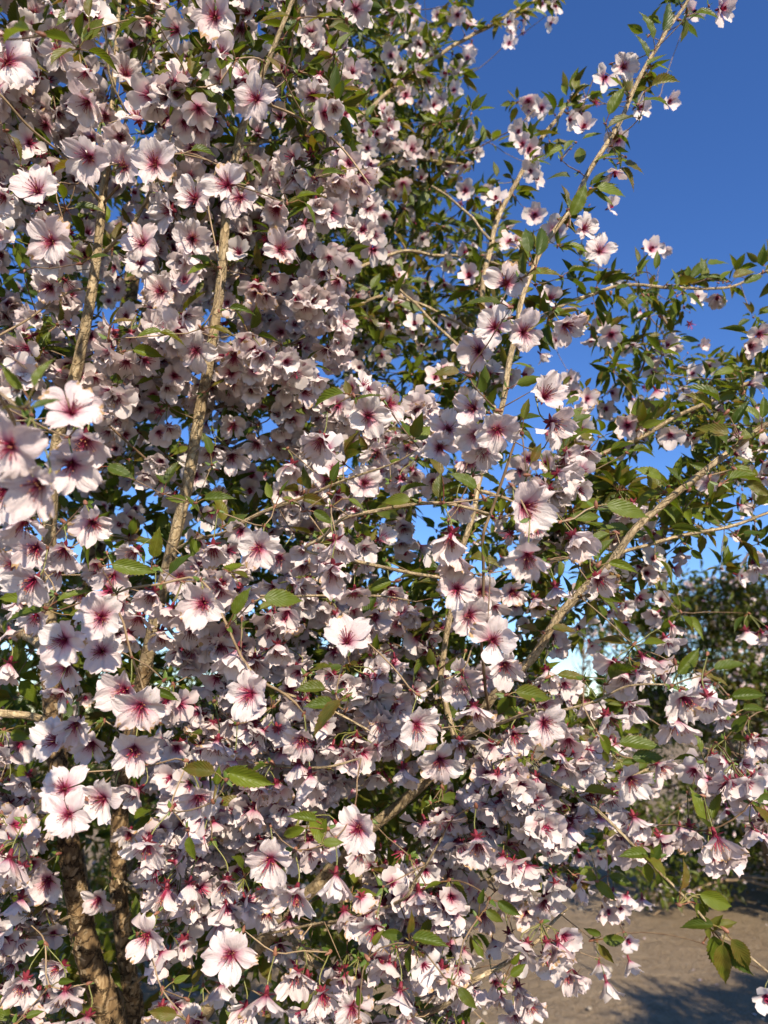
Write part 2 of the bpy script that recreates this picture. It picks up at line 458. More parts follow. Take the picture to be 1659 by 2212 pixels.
def calyx(r, sepals=True, sides=7):
    zs = np.array([-0.0078, -0.0068, -0.005, -0.002, 0.0005])
    g = [tube(np.stack([zs * 0, zs * 0, zs], 1), [0.0006, 0.0015, 0.0019, 0.0020, 0.0022], sides, 0.2, 0, False)]
    if sepals:
        for k in range(5):
            a = k * 2 * math.pi / 5 + 0.63 + r.uniform(-.15, .15)
            c, s = math.cos(a), math.sin(a); dr = r.uniform(-0.3, 0.35)
            rows = []
            for q, wd in ((0, 0.0016), (0.35, 0.0019), (0.7, 0.0011), (1.0, 0.0001)):
                ra = 0.0019 + 0.0066 * q; z = -0.0002 - 0.0018 * q + dr * 0.004 * q
                for e in (-1, 0, 1): rows.append((ra * c - e * wd * s, ra * s + e * wd * c, z + (0.0004 if e == 0 else 0)))
            f = [(b, b + 1, b + 4, b + 3) for i in range(3) for b in (i * 3, i * 3 + 1)]
            g.append(Geo(rows, f, np.zeros((12, 2)), 0, 0.5))
    return join(g)

NVAR = 14
VAR_OPEN = np.linspace(0.12, 1.0, NVAR)
HERO_FL, LOW_FL, FAR_FL, TINY_FL = [], [], [], []
for k in range(NVAR):
    r = np.random.default_rng(100 + k)
    HERO_FL.append(dict(
        petals=[petal(r, VAR_OPEN[k], 11, 11, i * 2 * math.pi / 5 + r.uniform(-.26, .26)) for i in range(5)],
        stamens=stamens(r, VAR_OPEN[k], 26, 0.00024, 4), calyx=calyx(r)))
    r = np.random.default_rng(300 + k)
    nn = 5 if k % 5 else 4
    pet = join([petal(r, VAR_OPEN[k], 5, 5, i * 2 * math.pi / 5 + r.uniform(-.2, .2)) for i in range(nn)])
    stm = stamens(r, VAR_OPEN[k], 7, 0.0004, 2, False); stm.mi += 1
    cal = calyx(r, True, 4); cal.mi += 3
    LOW_FL.append(join([pet, stm, cal]))
    ctr = tube([[0, 0, .001], [0, 0, .009]], [.0016, .0035], 4, .4, 1, False)
    FAR_FL.append(join([petal(r, VAR_OPEN[k], 4, 3, i * 2 * math.pi / 5 + r.uniform(-.2, .2)) for i in range(nn)] + [ctr, calyx(r, False, 4)]))
    FAR_FL[-1].mi[-16:] = 3
    r = np.random.default_rng(500 + k)
    TINY_FL.append(join([petal(r, VAR_OPEN[k], 3, 3, i * 2 * math.pi / 5 + r.uniform(-.2, .2)) for i in range(5)]))
SPENT = join([stm, cal])                       # petals shed, only the red stamens and cup left
FL_MATS = ['petal_mass', 'stamen', 'anther', 'calyx']

# ------------------------------------------------------------------ leaf: base at the origin, tip along +x, face up +z, 1 long
def leaf(r, nv=15, nu=5, serr=0.05):
    u = np.linspace(-1, 1, nu); v = np.linspace(0, 1, nv)
    U, V = np.meshgrid(u, v)
    wd = 0.235 * r.uniform(0.85, 1.15)
    h = wd * np.clip(np.sin(np.pi * V ** 0.72), 0, 1) ** 0.85 * (1 - 0.12 * V) * (1 - .45 * np.exp(-((V - .93) / .11) ** 2))
    h[0] = 0.004; h[-1] = 0.002
    edge = (np.abs(U) > 0.99) & (np.arange(nv)[:, None] % 2 == 1) & (np.arange(nv)[:, None] < nv - 1)
    hh = h * (1 + edge * serr * 2.2)
    X = V + edge * 0.02
    fold = r.uniform(0.2, 0.8)
    Y = hh * U * math.cos(fold)
    bend = r.uniform(-0.2, 0.85); tw = r.uniform(-0.4, 0.4)
    Z = np.abs(hh * U) * math.sin(fold) - bend * V ** 2 * 0.45 + hh * U * tw * V + 0.012 * np.sin(V * 22 + np.abs(U) * 3) * np.abs(U)
    Y = Y + r.uniform(-0.1, 0.1) * V ** 2
    i, j = np.meshgrid(np.arange(nv - 1), np.arange(nu - 1), indexing='ij')
    b = i * nu + j
    F = np.stack([b, b + 1, b + nu + 1, b + nu], -1)
    return Geo(np.stack([X, Y, Z], -1).reshape(-1, 3), F, np.stack([(U + 1) / 2, V], -1).reshape(-1, 2), 0, r.random())

NLV = 12
HERO_LF = [leaf(np.random.default_rng(700 + k), 25, 7, 0.075) for k in range(NLV)]
LOW_LF = [leaf(np.random.default_rng(800 + k), 9, 5, 0.06) for k in range(NLV)]
FAR_LF = [leaf(np.random.default_rng(850 + k), 6, 3, 0.0) for k in range(NLV)]
TINY_LF = [leaf(np.random.default_rng(900 + k), 4, 3, 0.0) for k in range(NLV)]

# ------------------------------------------------------------------ the setting: ground
def build_ground():
    a = np.concatenate([-np.geomspace(900, 9, 26), np.linspace(-8.5, 8.5, 120), np.geomspace(9, 900, 26)])
    X, Y = np.meshgrid(a, a)
    Z = np.zeros_like(X)
    for i in range(X.shape[0]):
        for j in range(X.shape[1]):
            if abs(X[i, j]) < 12 and abs(Y[i, j]) < 12:
                Z[i, j] = 0.035 * noise.noise((X[i, j] * .9, Y[i, j] * .9, 0)) + 0.014 * noise.noise((X[i, j] * 4, Y[i, j] * 4, 3))
    n = len(a)
    i, j = np.meshgrid(np.arange(n - 1), np.arange(n - 1), indexing='ij'); b = i * n + j
    g = Geo(np.stack([X, Y, Z], -1).reshape(-1, 3), np.stack([b, b + 1, b + n + 1, b + n], -1))
    o = obj('ground', to_mesh('ground', g, ['ground']), kind='structure')
    o['label'] = 'bare tan dirt ground with scattered small stones'
    # small stones and clods
    ps = []
    N = 1200
    yy = rng.uniform(2.5, 13, N); xx = rng.uniform(-3, 5, N) * (0.4 + yy / 9)
    sz = rng.gamma(2.0, 0.0045, N) + 0.003
    zs = np.array([-1, -.5, .35, .9, 1.0])
    base = tube(np.stack([zs * 0, zs * 0, zs * .6], 1), [.3, .9, .95, .5, .1], 5)
    R = np.stack([frame((rng.normal() * .4, rng.normal() * .4, 1), rng.uniform(0, 6)) for _ in range(N)])
    g = scatter(base, R, np.stack([xx, yy, sz * 0.2], 1), sz, rng.random(N))
    g.v += rng.normal(0, 0.0008, g.v.shape)
    p = obj('pebbles', to_mesh('pebbles', g, ['pebble']), kind='stuff')
    tag(p, 'small stones and clods strewn over the bare dirt', 'stones')
    # fallen petals
    N = 350
    yy = rng.uniform(2.2, 11, N); xx = rng.uniform(-3, 4, N)
    pt = petal(np.random.default_rng(5), 0.95, 4, 4, 0)
    R = np.stack([frame((rng.normal() * .3, rng.normal() * .3, 1), rng.uniform(0, 6)) for _ in range(N)])
    g = scatter(pt, R, np.stack([xx, yy, np.full(N, 0.02)], 1), np.ones(N), rng.random(N))
    p = obj('fallen_petals', to_mesh('fallen_petals', g, ['petal']), kind='stuff')
    tag(p, 'fallen white petals scattered on the bare dirt', 'petals')
build_ground()

# ------------------------------------------------------------------ the big cherry tree: limbs traced through the picture, depth in metres
BASE = P(np.array([330.]), np.array([2212.]), np.array([1.16]))[0] * [1, 1, 0] + [0.05, 0.12, 0.0]
def limb(s, toground=None):
    a = np.array([[float(q) for q in t.split(',')] for t in s.split()])      # x, y, depth, width in picture units
    p = P(a[:, 0], a[:, 1], a[:, 2]); r = a[:, 3] * a[:, 2] / FOC / 2
    if toground is not None:
        q0 = p[0]; r0 = r[0]; b = BASE + np.array([*toground, -0.02])
        k = np.array([1.0, 0.66, 0.33])[:, None]
        mid = b + (q0 - b) * (1 - k) + np.array([0, 0, 0.0])
        p = np.vstack([mid, p]); r = np.concatenate([[r0 * 1.4, r0 * 1.2, r0 * 1.08], r])
    return np.column_stack([p, r])

TRUNKS = [
    limb('240,2230,1.08,62 222,2150,1.07,57 190,2060,1.06,52 160,1900,1.04,46 132,1700,1.03,40 112,1520,1.02,37 104,1300,1.0,33 108,1120,.99,29 125,950,.97,26 165,800,.96,24 200,620,.95,21 222,430,.96,17 236,300,1.0,12 250,120,1.05,9 262,-60,1.1,6', (0, 0)),
    limb('296,2230,1.14,38 280,2120,1.13,36 262,1980,1.12,36 255,1860,1.12,36 268,1660,1.10,33 305,1480,1.06,30 340,1320,1.02,27 370,1190,.98,25 402,1060,.97,25 430,900,.96,24 455,760,.95,22 478,600,.95,21 490,450,.95,19 515,310,.95,17 548,210,.94,12 600,80,.94,10 632,0,.94,8 660,-90,.95,6', (0.06, 0.05)),
    limb('225,2230,1.5,34 180,1950,1.54,34 140,1650,1.58,36 150,1400,1.6,38 205,1200,1.6,40 240,1030,1.6,42 258,900,1.58,40 270,750,1.56,36 285,600,1.55,32 330,420,1.5,24 352,250,1.5,16 380,60,1.5,10', (0.02, 0.42)),
]
BR = '''1659,915,.78,12.0 1590,960,.79,13.6 1500,1035,.80,15.2 1400,1120,.81,16.0 1330,1195,.82,16.8 1220,1320,.84,17.6 1140,1430,.86,18.4 1060,1520,.89,20.0 990,1600,.92,21.6 920,1690,.96,23.2 830,1770,1.0,24.8 740,1850,1.03,26.4 600,2000,1.08,28.8 460,2160,1.14,32.0 380,2300,1.18,35.2
985,1602,.93,14 950,1480,.93,13 962,1400,.93,13 985,1250,.93,12.5 1030,1060,.95,12 1075,920,.97,12 1092,857,.98,12.5 1108,752,1.0,13 1130,640,1.02,11.5 1180,525,1.05,11 1229,450,1.07,10.5 1259,395,1.08,11 1324,290,1.1,10 1369,190,1.12,9 1429,85,1.14,8 1474,20,1.15,7 1530,-70,1.16,5
1075,920,1.0,11 1052,800,1.14,11 1045,610,1.22,11.5 1060,530,1.25,11 1090,440,1.28,10.5 1150,330,1.31,9 1200,262,1.33,8 1228,222,1.34,6 1262,180,1.35,4
1110,745,1.0,9 1139,715,1.02,9.5 1210,660,1.08,8.5 1280,635,1.13,7.5 1350,617,1.17,7 1470,622,1.22,6.5 1570,620,1.25,5.5 1659,585,1.28,5 1720,570,1.3,4
372,1190,.98,7 430,1165,.95,7.5 490,1147,.9,8.5 555,1112,.88,8.5 640,1082,.86,7.5 745,1037,.84,6 850,1000,.82,4 905,968,.81,3
985,1255,.93,8 900,1240,.86,8 780,1215,.80,8 660,1190,.77,7 700,1160,.76,7.5 745,1120,.75,8.5 830,1100,.74,8 920,1087,.73,7.5 980,1090,.73,7 1065,1112,.73,5
1055,1530,.89,7 1040,1380,.78,6.5 1045,1240,.74,6.5 1045,1160,.73,7 1065,1100,.73,6.5 1100,990,.72,6 1112,955,.72,5 1130,890,.71,4
1220,1325,.86,9 1290,1240,.95,9 1340,1195,1.0,8.5 1400,1177,1.0,8 1500,1152,1.01,7.5 1595,1132,1.02,7 1659,1107,1.02,6.5 1730,1080,1.02,5
1030,1060,.97,9 1150,1080,1.02,9 1260,1000,1.05,9 1390,940,1.06,9.5 1470,897,1.06,9 1600,837,1.06,7.5 1659,812,1.06,6.5 1740,770,1.06,5
920,1690,.96,11 960,1635,.9,10 1010,1590,.84,9 1090,1560,.78,8 1160,1535,.74,7 1205,1538,.72,6 1290,1515,.71,5 1360,1482,.70,4.5 1450,1478,.69,4
990,1600,.93,11 1090,1640,.85,10 1200,1690,.78,9 1270,1735,.74,8 1310,1770,.72,7 1370,1830,.71,6.5 1430,1890,.70,6.5 1485,1945,.69,6.5 1550,2015,.69,6 1582,2035,.69,5.5 1659,2100,.69,5 1720,2150,.69,4
600,2000,1.09,18 700,2100,1.0,14 830,2200,.9,12 940,2185,.82,11.5 1000,2135,.80,11 1035,2112,.79,10.5 1090,2080,.80,9.5 1150,2040,.81,8 1200,1985,.82,6 1230,1960,.83,4
740,1852,1.05,20 850,1960,1.06,18 965,1945,1.05,16 1070,1890,1.06,13 1160,1800,1.1,10 1300,1720,1.15,8 1400,1660,1.2,6
600,2000,1.08,9 720,1990,.92,8 860,1950,.80,7 900,1900,.78,7 925,1862,.76,6 960,1800,.75,4.5
160,1975,1.05,8 155,1980,1.04,8.5 90,2010,.93,8.5 0,2045,.83,8.5 -80,2075,.76,8
112,1560,1.02,16 60,1545,1.0,16 0,1538,.98,17 -90,1530,.96,18
108,1400,1.01,26 70,1378,1.05,27 30,1360,1.1,28 -60,1320,1.15,29
108,1260,1.0,20 40,1240,1.05,23 0,1190,1.08,24 -80,1100,1.15,22
130,1770,1.03,8 90,1762,.95,8.5 0,1775,.85,8.5 -80,1790,.8,8
225,545,.95,9 255,517,.93,8.5 290,478,.91,8 332,398,.9,7 350,350,.9,5 380,270,.92,3.5
240,1030,1.5,15 236,932,1.22,13.5 260,847,1.2,13 280,797,1.19,12 300,720,1.2,9 330,600,1.22,6
222,430,.96,9 245,330,.93,7.5 272,255,.9,5.5 240,175,.87,5 230,100,.86,5 228,0,.86,5 226,-70,.86,4
405,1060,.97,6 350,1020,.95,5.5 280,960,.92,5 190,880,.90,4.5
548,215,.94,6.5 470,150,.92,6 440,60,.92,5 450,-20,.92,4
515,312,.95,8 610,300,1.1,9 760,260,1.3,9 930,130,1.5,8 1040,65,1.58,7 1140,8,1.6,6 1200,-30,1.6,5
478,600,.95,8 560,560,1.1,9 700,420,1.3,9 860,345,1.45,8 920,347,1.5,7 1000,355,1.5,5
455,760,.96,8 600,690,1.15,9 740,600,1.3,8.5 860,545,1.35,7.5 940,552,1.36,7 1020,556,1.36,6 1130,590,1.38,4
430,900,.97,8 560,820,1.15,8.5 720,690,1.25,8 830,640,1.28,7.5 900,655,1.28,7 1000,702,1.25,5 1080,760,1.25,4
402,1060,.98,8 520,960,1.15,8 640,930,1.25,8 800,900,1.3,7 960,830,1.3,5
478,600,.96,6 420,520,.9,5.5 380,470,.86,5 340,380,.82,4
200,620,.95,6 130,640,.88,5.5 60,690,.83,5 0,725,.8,5 -60,760,.78,4
222,440,.96,6 140,340,.88,5 60,270,.83,5 0,205,.8,5 -60,150,.78,4
370,1190,.98,8 430,1260,.9,7 520,1285,.84,6.5 640,1290,.80,6 800,1285,.79,5 900,1300,.78,4
340,1325,1.02,8 420,1420,.92,7.5 560,1480,.85,7 700,1530,.80,6 800,1580,.77,5
310,1500,1.06,8 400,1600,.95,7.5 520,1640,.86,7 680,1660,.8,6 780,1640,.78,4
260,1900,1.12,7 350,1960,1.0,6 450,1975,.9,5.5 560,1960,.83,5
280,2130,1.13,7 360,2080,1.0,6 470,2040,.9,5.5 600,2010,.82,5 700,1990,.79,4
262,2000,1.12,7 400,1840,.97,6.5 500,1790,.88,6 600,1810,.82,5 680,1800,.8,4
240,1030,1.6,14 340,1000,1.62,12 460,1010,1.65,10 620,1080,1.65,8 800,1120,1.6,6
270,750,1.56,12 400,640,1.6,10 560,500,1.62,9 700,300,1.62,8 820,180,1.62,6 900,40,1.62,5
1052,800,1.1,7 940,700,1.2,6 860,620,1.3,5
1060,520,1.13,6 1000,450,1.25,5.5 930,400,1.35,5
108,1120,.99,14 60,1000,.75,11 20,900,.55,9 -20,820,.46,8 -60,700,.42,7
-20,830,.46,7 40,880,.42,5 80,860,.40,4
-60,760,.78,5 -140,500,.68,5 -120,200,.56,5 -60,85,.49,5 20,85,.46,4.5 95,78,.45,3.5
-60,150,.78,6 -40,190,.72,5 -10,170,.67,4.5 30,110,.66,4
-20,830,.46,6 10,770,.45,5 60,800,.43,4
222,440,.96,6 300,360,.85,5.5 400,330,.78,5 480,360,.76,4
548,215,.94,6 620,240,.86,5.5 720,300,.84,5 800,400,.82,4
'''
BRANCHES = [limb(l) for l in BR.strip().split('\n')]

root = bpy.data.objects.new('cherry_tree', None); COL.objects.link(root)
root.location = BASE; root.empty_display_size = 0.2
tag(root, 'many-stemmed cherry tree full of pale pink blossom, tan stems rising close by', 'tree')
def rel(g): g.v = g.v - BASE; return g
NODES, NRAD = [], []                     # where twigs may grow from
for k, t in enumerate(TRUNKS):
    c = catmull(t, 0.005)
    sides = 26 if k < 2 else 16
    g = tube(c[:, :3], c[:, 3], sides, 0.3 + 0.1 * k, 0, True, 0.10, k)
    # the upper stems have smooth tan bark, the lower ones flaking brown bark
    zz = g.v[g.f[:, 0]][:, 2]
    g.mi = (zz > (1.66 if k < 2 else 9)).astype(int)
    obj('trunk', to_mesh('trunk', rel(g), ['trunk', 'stem']), root)
    NODES.append(c[::4, :3]); NRAD.append(c[::4, 3])
for k, t in enumerate(BRANCHES):
    c = catmull(t, 0.006)
    wob = np.array([[noise.noise((i * .09, k * 7.7, q * 3.3)) for q in range(3)] for i in range(len(c))])
    c[:, :3] += wob * np.minimum(0.006, c[:, 3:4] * 1.2) * np.clip(np.arange(len(c)) / 8, 0, 1)[:, None]
    big = c[:, 3].max() > 0.0035
    g = tube(c[:, :3], c[:, 3], 12 if big else 8, (k * .37) % 1, 0, True, 0.10, k)
    obj('branch', to_mesh('branch', rel(g), ['stem' if c[:, 3].max() > 0.0022 else 'twig']), root)
    NODES.append(c[3::3, :3]); NRAD.append(c[3::3, 3])
LIMBS = TRUNKS + BRANCHES
# loose curls of bark on the two lower stems
fl = []
for k in range(2):
    c = catmull(TRUNKS[k], 0.01); c = c[c[:, 2] < 1.75]
    for _ in range(900 if k == 0 else 600):
        i = rng.integers(2, len(c) - 2); T = unit(c[i + 1, :3] - c[i - 1, :3]); R = frame(T, rng.uniform(0, 6.28))
        q, wd, ln = c[i, 3], rng.uniform(.0009, .0028), rng.uniform(.003, .012)
        lift = rng.uniform(.1, 1.0)
        tl = rng.uniform(-1, 1)
        rows = []
        for a in (0, .5, 1.0):
            for e in (-1, 1):
                rows.append((q * 1.02 + lift * .0024 * a ** 2, e * wd + tl * ln * a, ln * (a - .5)))
        fl.append(Geo(np.array(rows) @ R.T + c[i, :3], [(0, 1, 3, 2), (2, 3, 5, 4)], None, 0, rng.random()))
obj('bark_flakes', to_mesh('bark_flakes', rel(join(fl)), ['flake']), root, kind='stuff')

# ------------------------------------------------------------------ blossom traced from the picture (x, y, size, facing right, facing down, how open), four per line set
FLOW = {
(0, 0): '''30,270,200,.6,.2,.8 250,220,150,.1,.4,.7 360,125,130,0,.3,.8 360,290,120,.2,-.3,.7 100,200,130,0,.2,.7 580,190,120,-.3,.6,.4 930,75,170,.1,.1,.8 545,325,140,.1,-.2,.6
700,330,120,.2,-.2,.6 790,250,130,-.1,.5,.7 1060,340,150,0,-.3,.8 1110,430,175,0,.2,.9 815,430,150,.1,0,.85 600,520,150,0,-.4,.8 715,510,150,.1,0,.8 380,440,160,0,.4,.5 460,500,140,0,.5,.5
320,590,130,0,.6,.4 400,600,150,0,.6,.4 520,590,150,0,.5,.4 390,680,180,-.1,.3,.7 540,720,170,-.2,.3,.6 670,710,190,0,.1,.85 780,740,140,.3,.4,.6 860,540,150,.2,.5,.5 735,620,130,0,.2,.7
830,640,140,0,.3,.6 165,830,190,0,-.1,.95 20,850,150,-.2,.3,.5 985,800,180,0,-.05,.95 1040,855,170,.2,.1,.9 845,860,170,-.1,.1,.95 740,910,150,-.4,.2,.6 225,1045,190,0,.1,.9 620,1055,160,-.1,0,.8
610,1140,140,0,-.2,.85 830,1030,150,.2,.2,.6 720,1000,120,.1,.3,.6 1210,1080,150,.3,.1,.7 700,1260,150,0,0,.85 510,1250,115,0,0,.8 220,1240,150,.2,.2,.6 190,1130,130,.2,.4,.5 60,1310,130,.2,.5,.6
1240,770,130,.3,.2,.6 1200,900,140,0,.4,.4 1390,790,130,.2,.2,.6 1240,690,130,-.3,-.3,.8 1590,900,130,.1,0,.8 1540,310,120,.1,.3,.6 1560,80,110,0,.1,.8 1350,410,150,.3,.3,.5 1430,490,100,0,0,.8
1590,640,100,-.2,.2,.7 1490,1160,110,.1,.3,.5 1420,1150,110,0,.5,.4 1300,300,120,-.2,.1,.7 1310,540,120,0,0,.8 1370,1270,110,0,.1,.8 1210,1340,100,0,.2,.7 700,1420,130,.1,.4,.5 750,1360,130,.1,.3,.5
640,30,120,.1,.2,.7 150,60,130,.2,.3,.5 330,60,140,.1,.1,.6 1040,120,140,.3,.4,.5 720,130,110,.1,.2,.7 1130,20,110,0,.1,.8 60,470,140,.2,.3,.6 200,540,140,0,.4,.5 30,600,110,0,.4,.5 1250,240,110,.1,.1,.8''',
(829.5, 0): '''950,340,110,-.1,.1,.9 1035,290,120,.1,0,.9 1100,470,100,.2,.2,.6 1220,440,90,.6,.1,.5 1450,40,120,.4,.2,.6 1340,50,90,-.2,.3,.6 860,560,110,.1,-.2,.5 580,570,90,0,.1,.8 650,670,90,0,0,.8 640,745,80,0,.1,.7
680,470,90,-.1,.1,.7 860,990,130,.1,-.2,.95 740,1000,110,-.2,.1,.7 930,1090,120,0,-.1,.8 970,900,90,.6,-.1,.5 650,930,100,0,.2,.6 530,1225,160,0,0,.9 480,1415,160,-.1,-.1,.95 600,1435,170,.05,.05,.95
780,1400,150,.5,.4,.5 930,1380,100,.1,.4,.5 1150,1080,100,.1,0,.8 1210,1080,70,.3,.2,.5 1000,1200,80,.1,.2,.6 1440,1280,100,-.3,.5,.4 1240,1400,75,.1,.6,.5 1320,1400,80,.1,.5,.5 260,1220,80,0,.9,.5
680,20,75,0,.1,.8 720,100,70,0,.5,.6 540,190,65,0,.1,.7 80,130,80,0,.1,.8 120,60,75,.1,.2,.7 170,150,75,0,.3,.6 70,360,75,.1,.1,.7 200,375,72,0,.2,.7 300,390,70,.1,.2,.7 210,480,75,0,.1,.8 180,560,75,.1,.2,.7
330,880,75,0,0,.8 400,950,65,0,.3,.6 160,1030,75,0,.4,.5 270,1060,65,0,.5,.5 100,1340,75,0,.3,.6 310,1430,80,0,.3,.6 600,140,65,0,.2,.6 360,250,72,0,.4,.6 20,820,85,0,.5,.4 240,440,72,.1,.1,.7 280,520,72,0,.2,.7
50,640,85,0,.3,.6 30,240,90,0,.2,.7''',
(0, 737.5): '''50,450,300,.1,.1,.9 310,310,260,.4,-.5,.7 370,420,230,.3,.3,.5 310,525,250,.3,.1,.7 180,610,290,0,.3,.6 20,640,220,-.1,.3,.6 110,770,220,0,.7,.5 400,780,190,.4,.2,.6 160,890,170,0,.2,.8 280,890,170,.1,.5,.5
150,1030,190,0,.2,.75 260,980,140,0,.4,.5 430,1000,130,-.4,.2,.6 490,1010,160,0,.5,.6 590,900,140,-.3,.4,.5 920,880,170,0,.6,.4 780,1010,140,.2,.2,.7 880,1130,190,-.1,-.1,.8 660,1080,160,0,.5,.4 740,1150,150,0,.6,.4
600,1190,150,0,.4,.5 440,1190,190,.1,0,.9 280,1290,200,-.1,-.1,.9 440,1340,180,.1,0,.95 40,1390,150,0,.8,.3 160,1180,150,0,.4,.5 290,1400,180,-.1,.3,.7 700,1250,150,0,.6,.4 820,1240,150,.1,.4,.5
1120,890,170,-.1,-.1,.95 1210,930,150,-.1,.2,.8 1450,860,180,.2,.6,.3 1440,970,190,0,.5,.4 1500,1300,190,0,-.6,.85 1030,1330,180,-.1,.7,.3 1100,1370,150,.1,.6,.4 1200,1310,160,.1,.6,.4 1420,1160,130,.1,.4,.5
1260,1200,120,0,.3,.6 850,40,150,0,.2,.8 1130,50,150,.2,.5,.4 1200,80,140,.3,.4,.4 1330,90,110,0,.4,.5 1310,210,100,0,.3,.5 1440,80,110,.1,.4,.5 800,150,130,-.1,.4,.5 740,260,110,0,.5,.4 920,470,130,0,.4,.5
1010,360,130,.1,.2,.6 1110,440,130,0,.4,.5 1000,490,130,.1,.4,.5 1260,530,140,0,.6,.3 1590,320,170,.1,0,.9 1390,420,180,-.3,.5,.5 1570,610,150,0,0,.8 1630,480,150,0,.4,.5 1090,570,110,0,.3,.6 1080,640,110,.1,.3,.6
900,540,110,0,.3,.6 960,700,110,0,.2,.6 520,1130,140,.1,.3,.6 350,1090,130,0,.3,.6 60,960,150,-.2,.3,.6 1310,960,140,.1,.5,.4 560,1260,150,0,.6,.4 1180,80,120,0,.4,.5''',
(829.5, 737.5): '''410,40,150,-.1,.3,.7 20,270,150,.1,.1,.8 110,300,130,.2,.1,.7 490,380,180,0,.1,.9 390,290,150,-.1,-.2,.7 690,240,180,.4,-.5,.6 720,350,180,.4,.3,.5 400,400,150,-.1,.3,.6 370,520,140,.1,.2,.7 100,460,130,0,.2,.6
240,460,140,0,.1,.8 180,440,110,0,.2,.6 70,600,140,0,.7,.4 210,600,130,.2,.2,.7 750,570,150,.6,.3,.4 600,710,210,.2,.2,.7 820,840,170,.2,.4,.4 290,830,190,-.2,.6,.2 310,920,180,0,.6,.3 620,920,230,-.1,.4,.5
920,1020,170,.3,.4,.4 740,1060,160,.1,.7,.3 315,1070,180,0,0,.95 420,1075,160,.1,.1,.8 550,1080,130,.2,.1,.6 650,1110,150,0,.7,.3 370,1180,170,.1,.2,.8 730,1140,120,.2,.7,.3 470,1290,190,0,-.1,.95 520,1390,170,.1,.2,.6
330,1440,150,0,.1,.8 740,1310,120,.2,.1,.6 700,1420,140,0,.5,.3 250,1430,130,0,.3,.5 320,700,150,0,.5,.5 1050,360,120,-.1,.2,.7 1030,450,110,0,.5,.5 1080,290,100,.1,0,.7 810,220,90,0,.1,.7 800,160,85,0,.2,.7
1160,130,90,0,.2,.7 1330,140,90,0,-.1,.9 1230,20,75,0,.2,.6 1040,650,100,0,.5,.5 870,650,100,0,.4,.5 960,650,90,0,.4,.5 1580,910,110,0,.8,.5 1600,960,120,0,.5,.6 880,1170,110,.1,.8,.4 1040,1210,90,0,.6,.4
30,1080,150,0,.3,.6 110,1160,140,.2,.4,.3 20,1180,130,0,.4,.5 150,1170,110,.1,.2,.6 1310,230,85,0,.4,.5 430,470,150,.1,.4,.5 280,380,140,0,.1,.8''',
(0, 1475): '''540,30,190,0,.2,.8 270,30,160,-.1,.5,.6 610,95,200,.1,0,.9 330,170,170,.3,.2,.6 250,250,170,-.2,-.2,.7 580,280,190,.1,.1,.85 400,260,150,.1,.2,.6 280,460,190,.1,-.4,.9 300,570,200,0,-.1,.95 450,500,190,-.3,0,.8
600,460,150,-.5,.3,.5 860,490,190,0,0,.95 640,690,200,.1,.3,.75 820,870,170,0,.5,.4 980,850,170,0,.5,.5 720,890,170,-.1,.7,.4 1100,540,160,0,.6,.3 1170,760,190,0,0,.95 1290,730,150,.2,.1,.7 1550,630,180,0,-.05,.95
1560,720,160,.2,.2,.6 1085,45,190,0,-.1,.95 1010,150,150,.1,.4,.6 1250,20,150,.1,.1,.7 1310,240,180,0,.2,.8 1220,250,120,0,.3,.6 1290,350,160,0,.7,.3 1340,400,170,.1,.7,.3 1640,180,150,.1,.1,.8 1540,240,150,0,.4,.5
1450,830,190,0,.5,.5 1280,900,190,0,.3,.7 1150,980,150,0,.3,.6 1620,1050,180,-.1,.1,.9 1250,1020,150,0,.4,.5 1000,1170,190,.1,-.1,.8 960,1300,160,0,.5,.5 1280,1250,170,.2,.2,.6 1150,1350,190,.1,.4,.6 1390,1340,180,.2,.2,.7
1410,1440,150,0,.2,.7 1520,1400,170,.1,.1,.8 1630,1190,160,0,.1,.8 1330,1270,150,.1,.4,.5 860,1450,150,0,.1,.7 1060,1400,160,0,.4,.5 40,760,190,0,.5,.5 210,850,160,.1,0,.8 90,930,170,-.1,.6,.4 200,960,130,.1,.4,.5
130,1040,130,0,.3,.6 270,1220,150,-.2,.1,.7 70,1200,150,-.3,.2,.6 110,1280,170,0,.4,.5 280,1330,170,.1,.5,.5 430,930,140,0,0,.8 640,1090,180,-.2,-.2,.8 800,1120,160,0,.4,.5 90,260,130,.1,.2,.7 120,400,150,-.2,.6,.4
30,440,140,0,.4,.5 150,660,140,0,.3,.6 380,1440,170,0,.3,.6 690,1000,130,0,.2,.7 880,990,120,.1,.4,.4 960,980,120,0,.4,.5 1060,900,140,0,.3,.5 700,1400,150,0,.4,.5 870,650,120,-.2,.6,.4 780,230,130,0,.3,.6
720,370,140,0,.4,.5 940,250,170,0,.6,.4 1010,330,170,0,.8,.5 1060,270,150,0,.6,.4 700,280,130,0,.4,.5 170,1420,140,.1,.2,.7 1210,1130,140,0,.3,.6 560,640,130,-.1,.3,.6''',
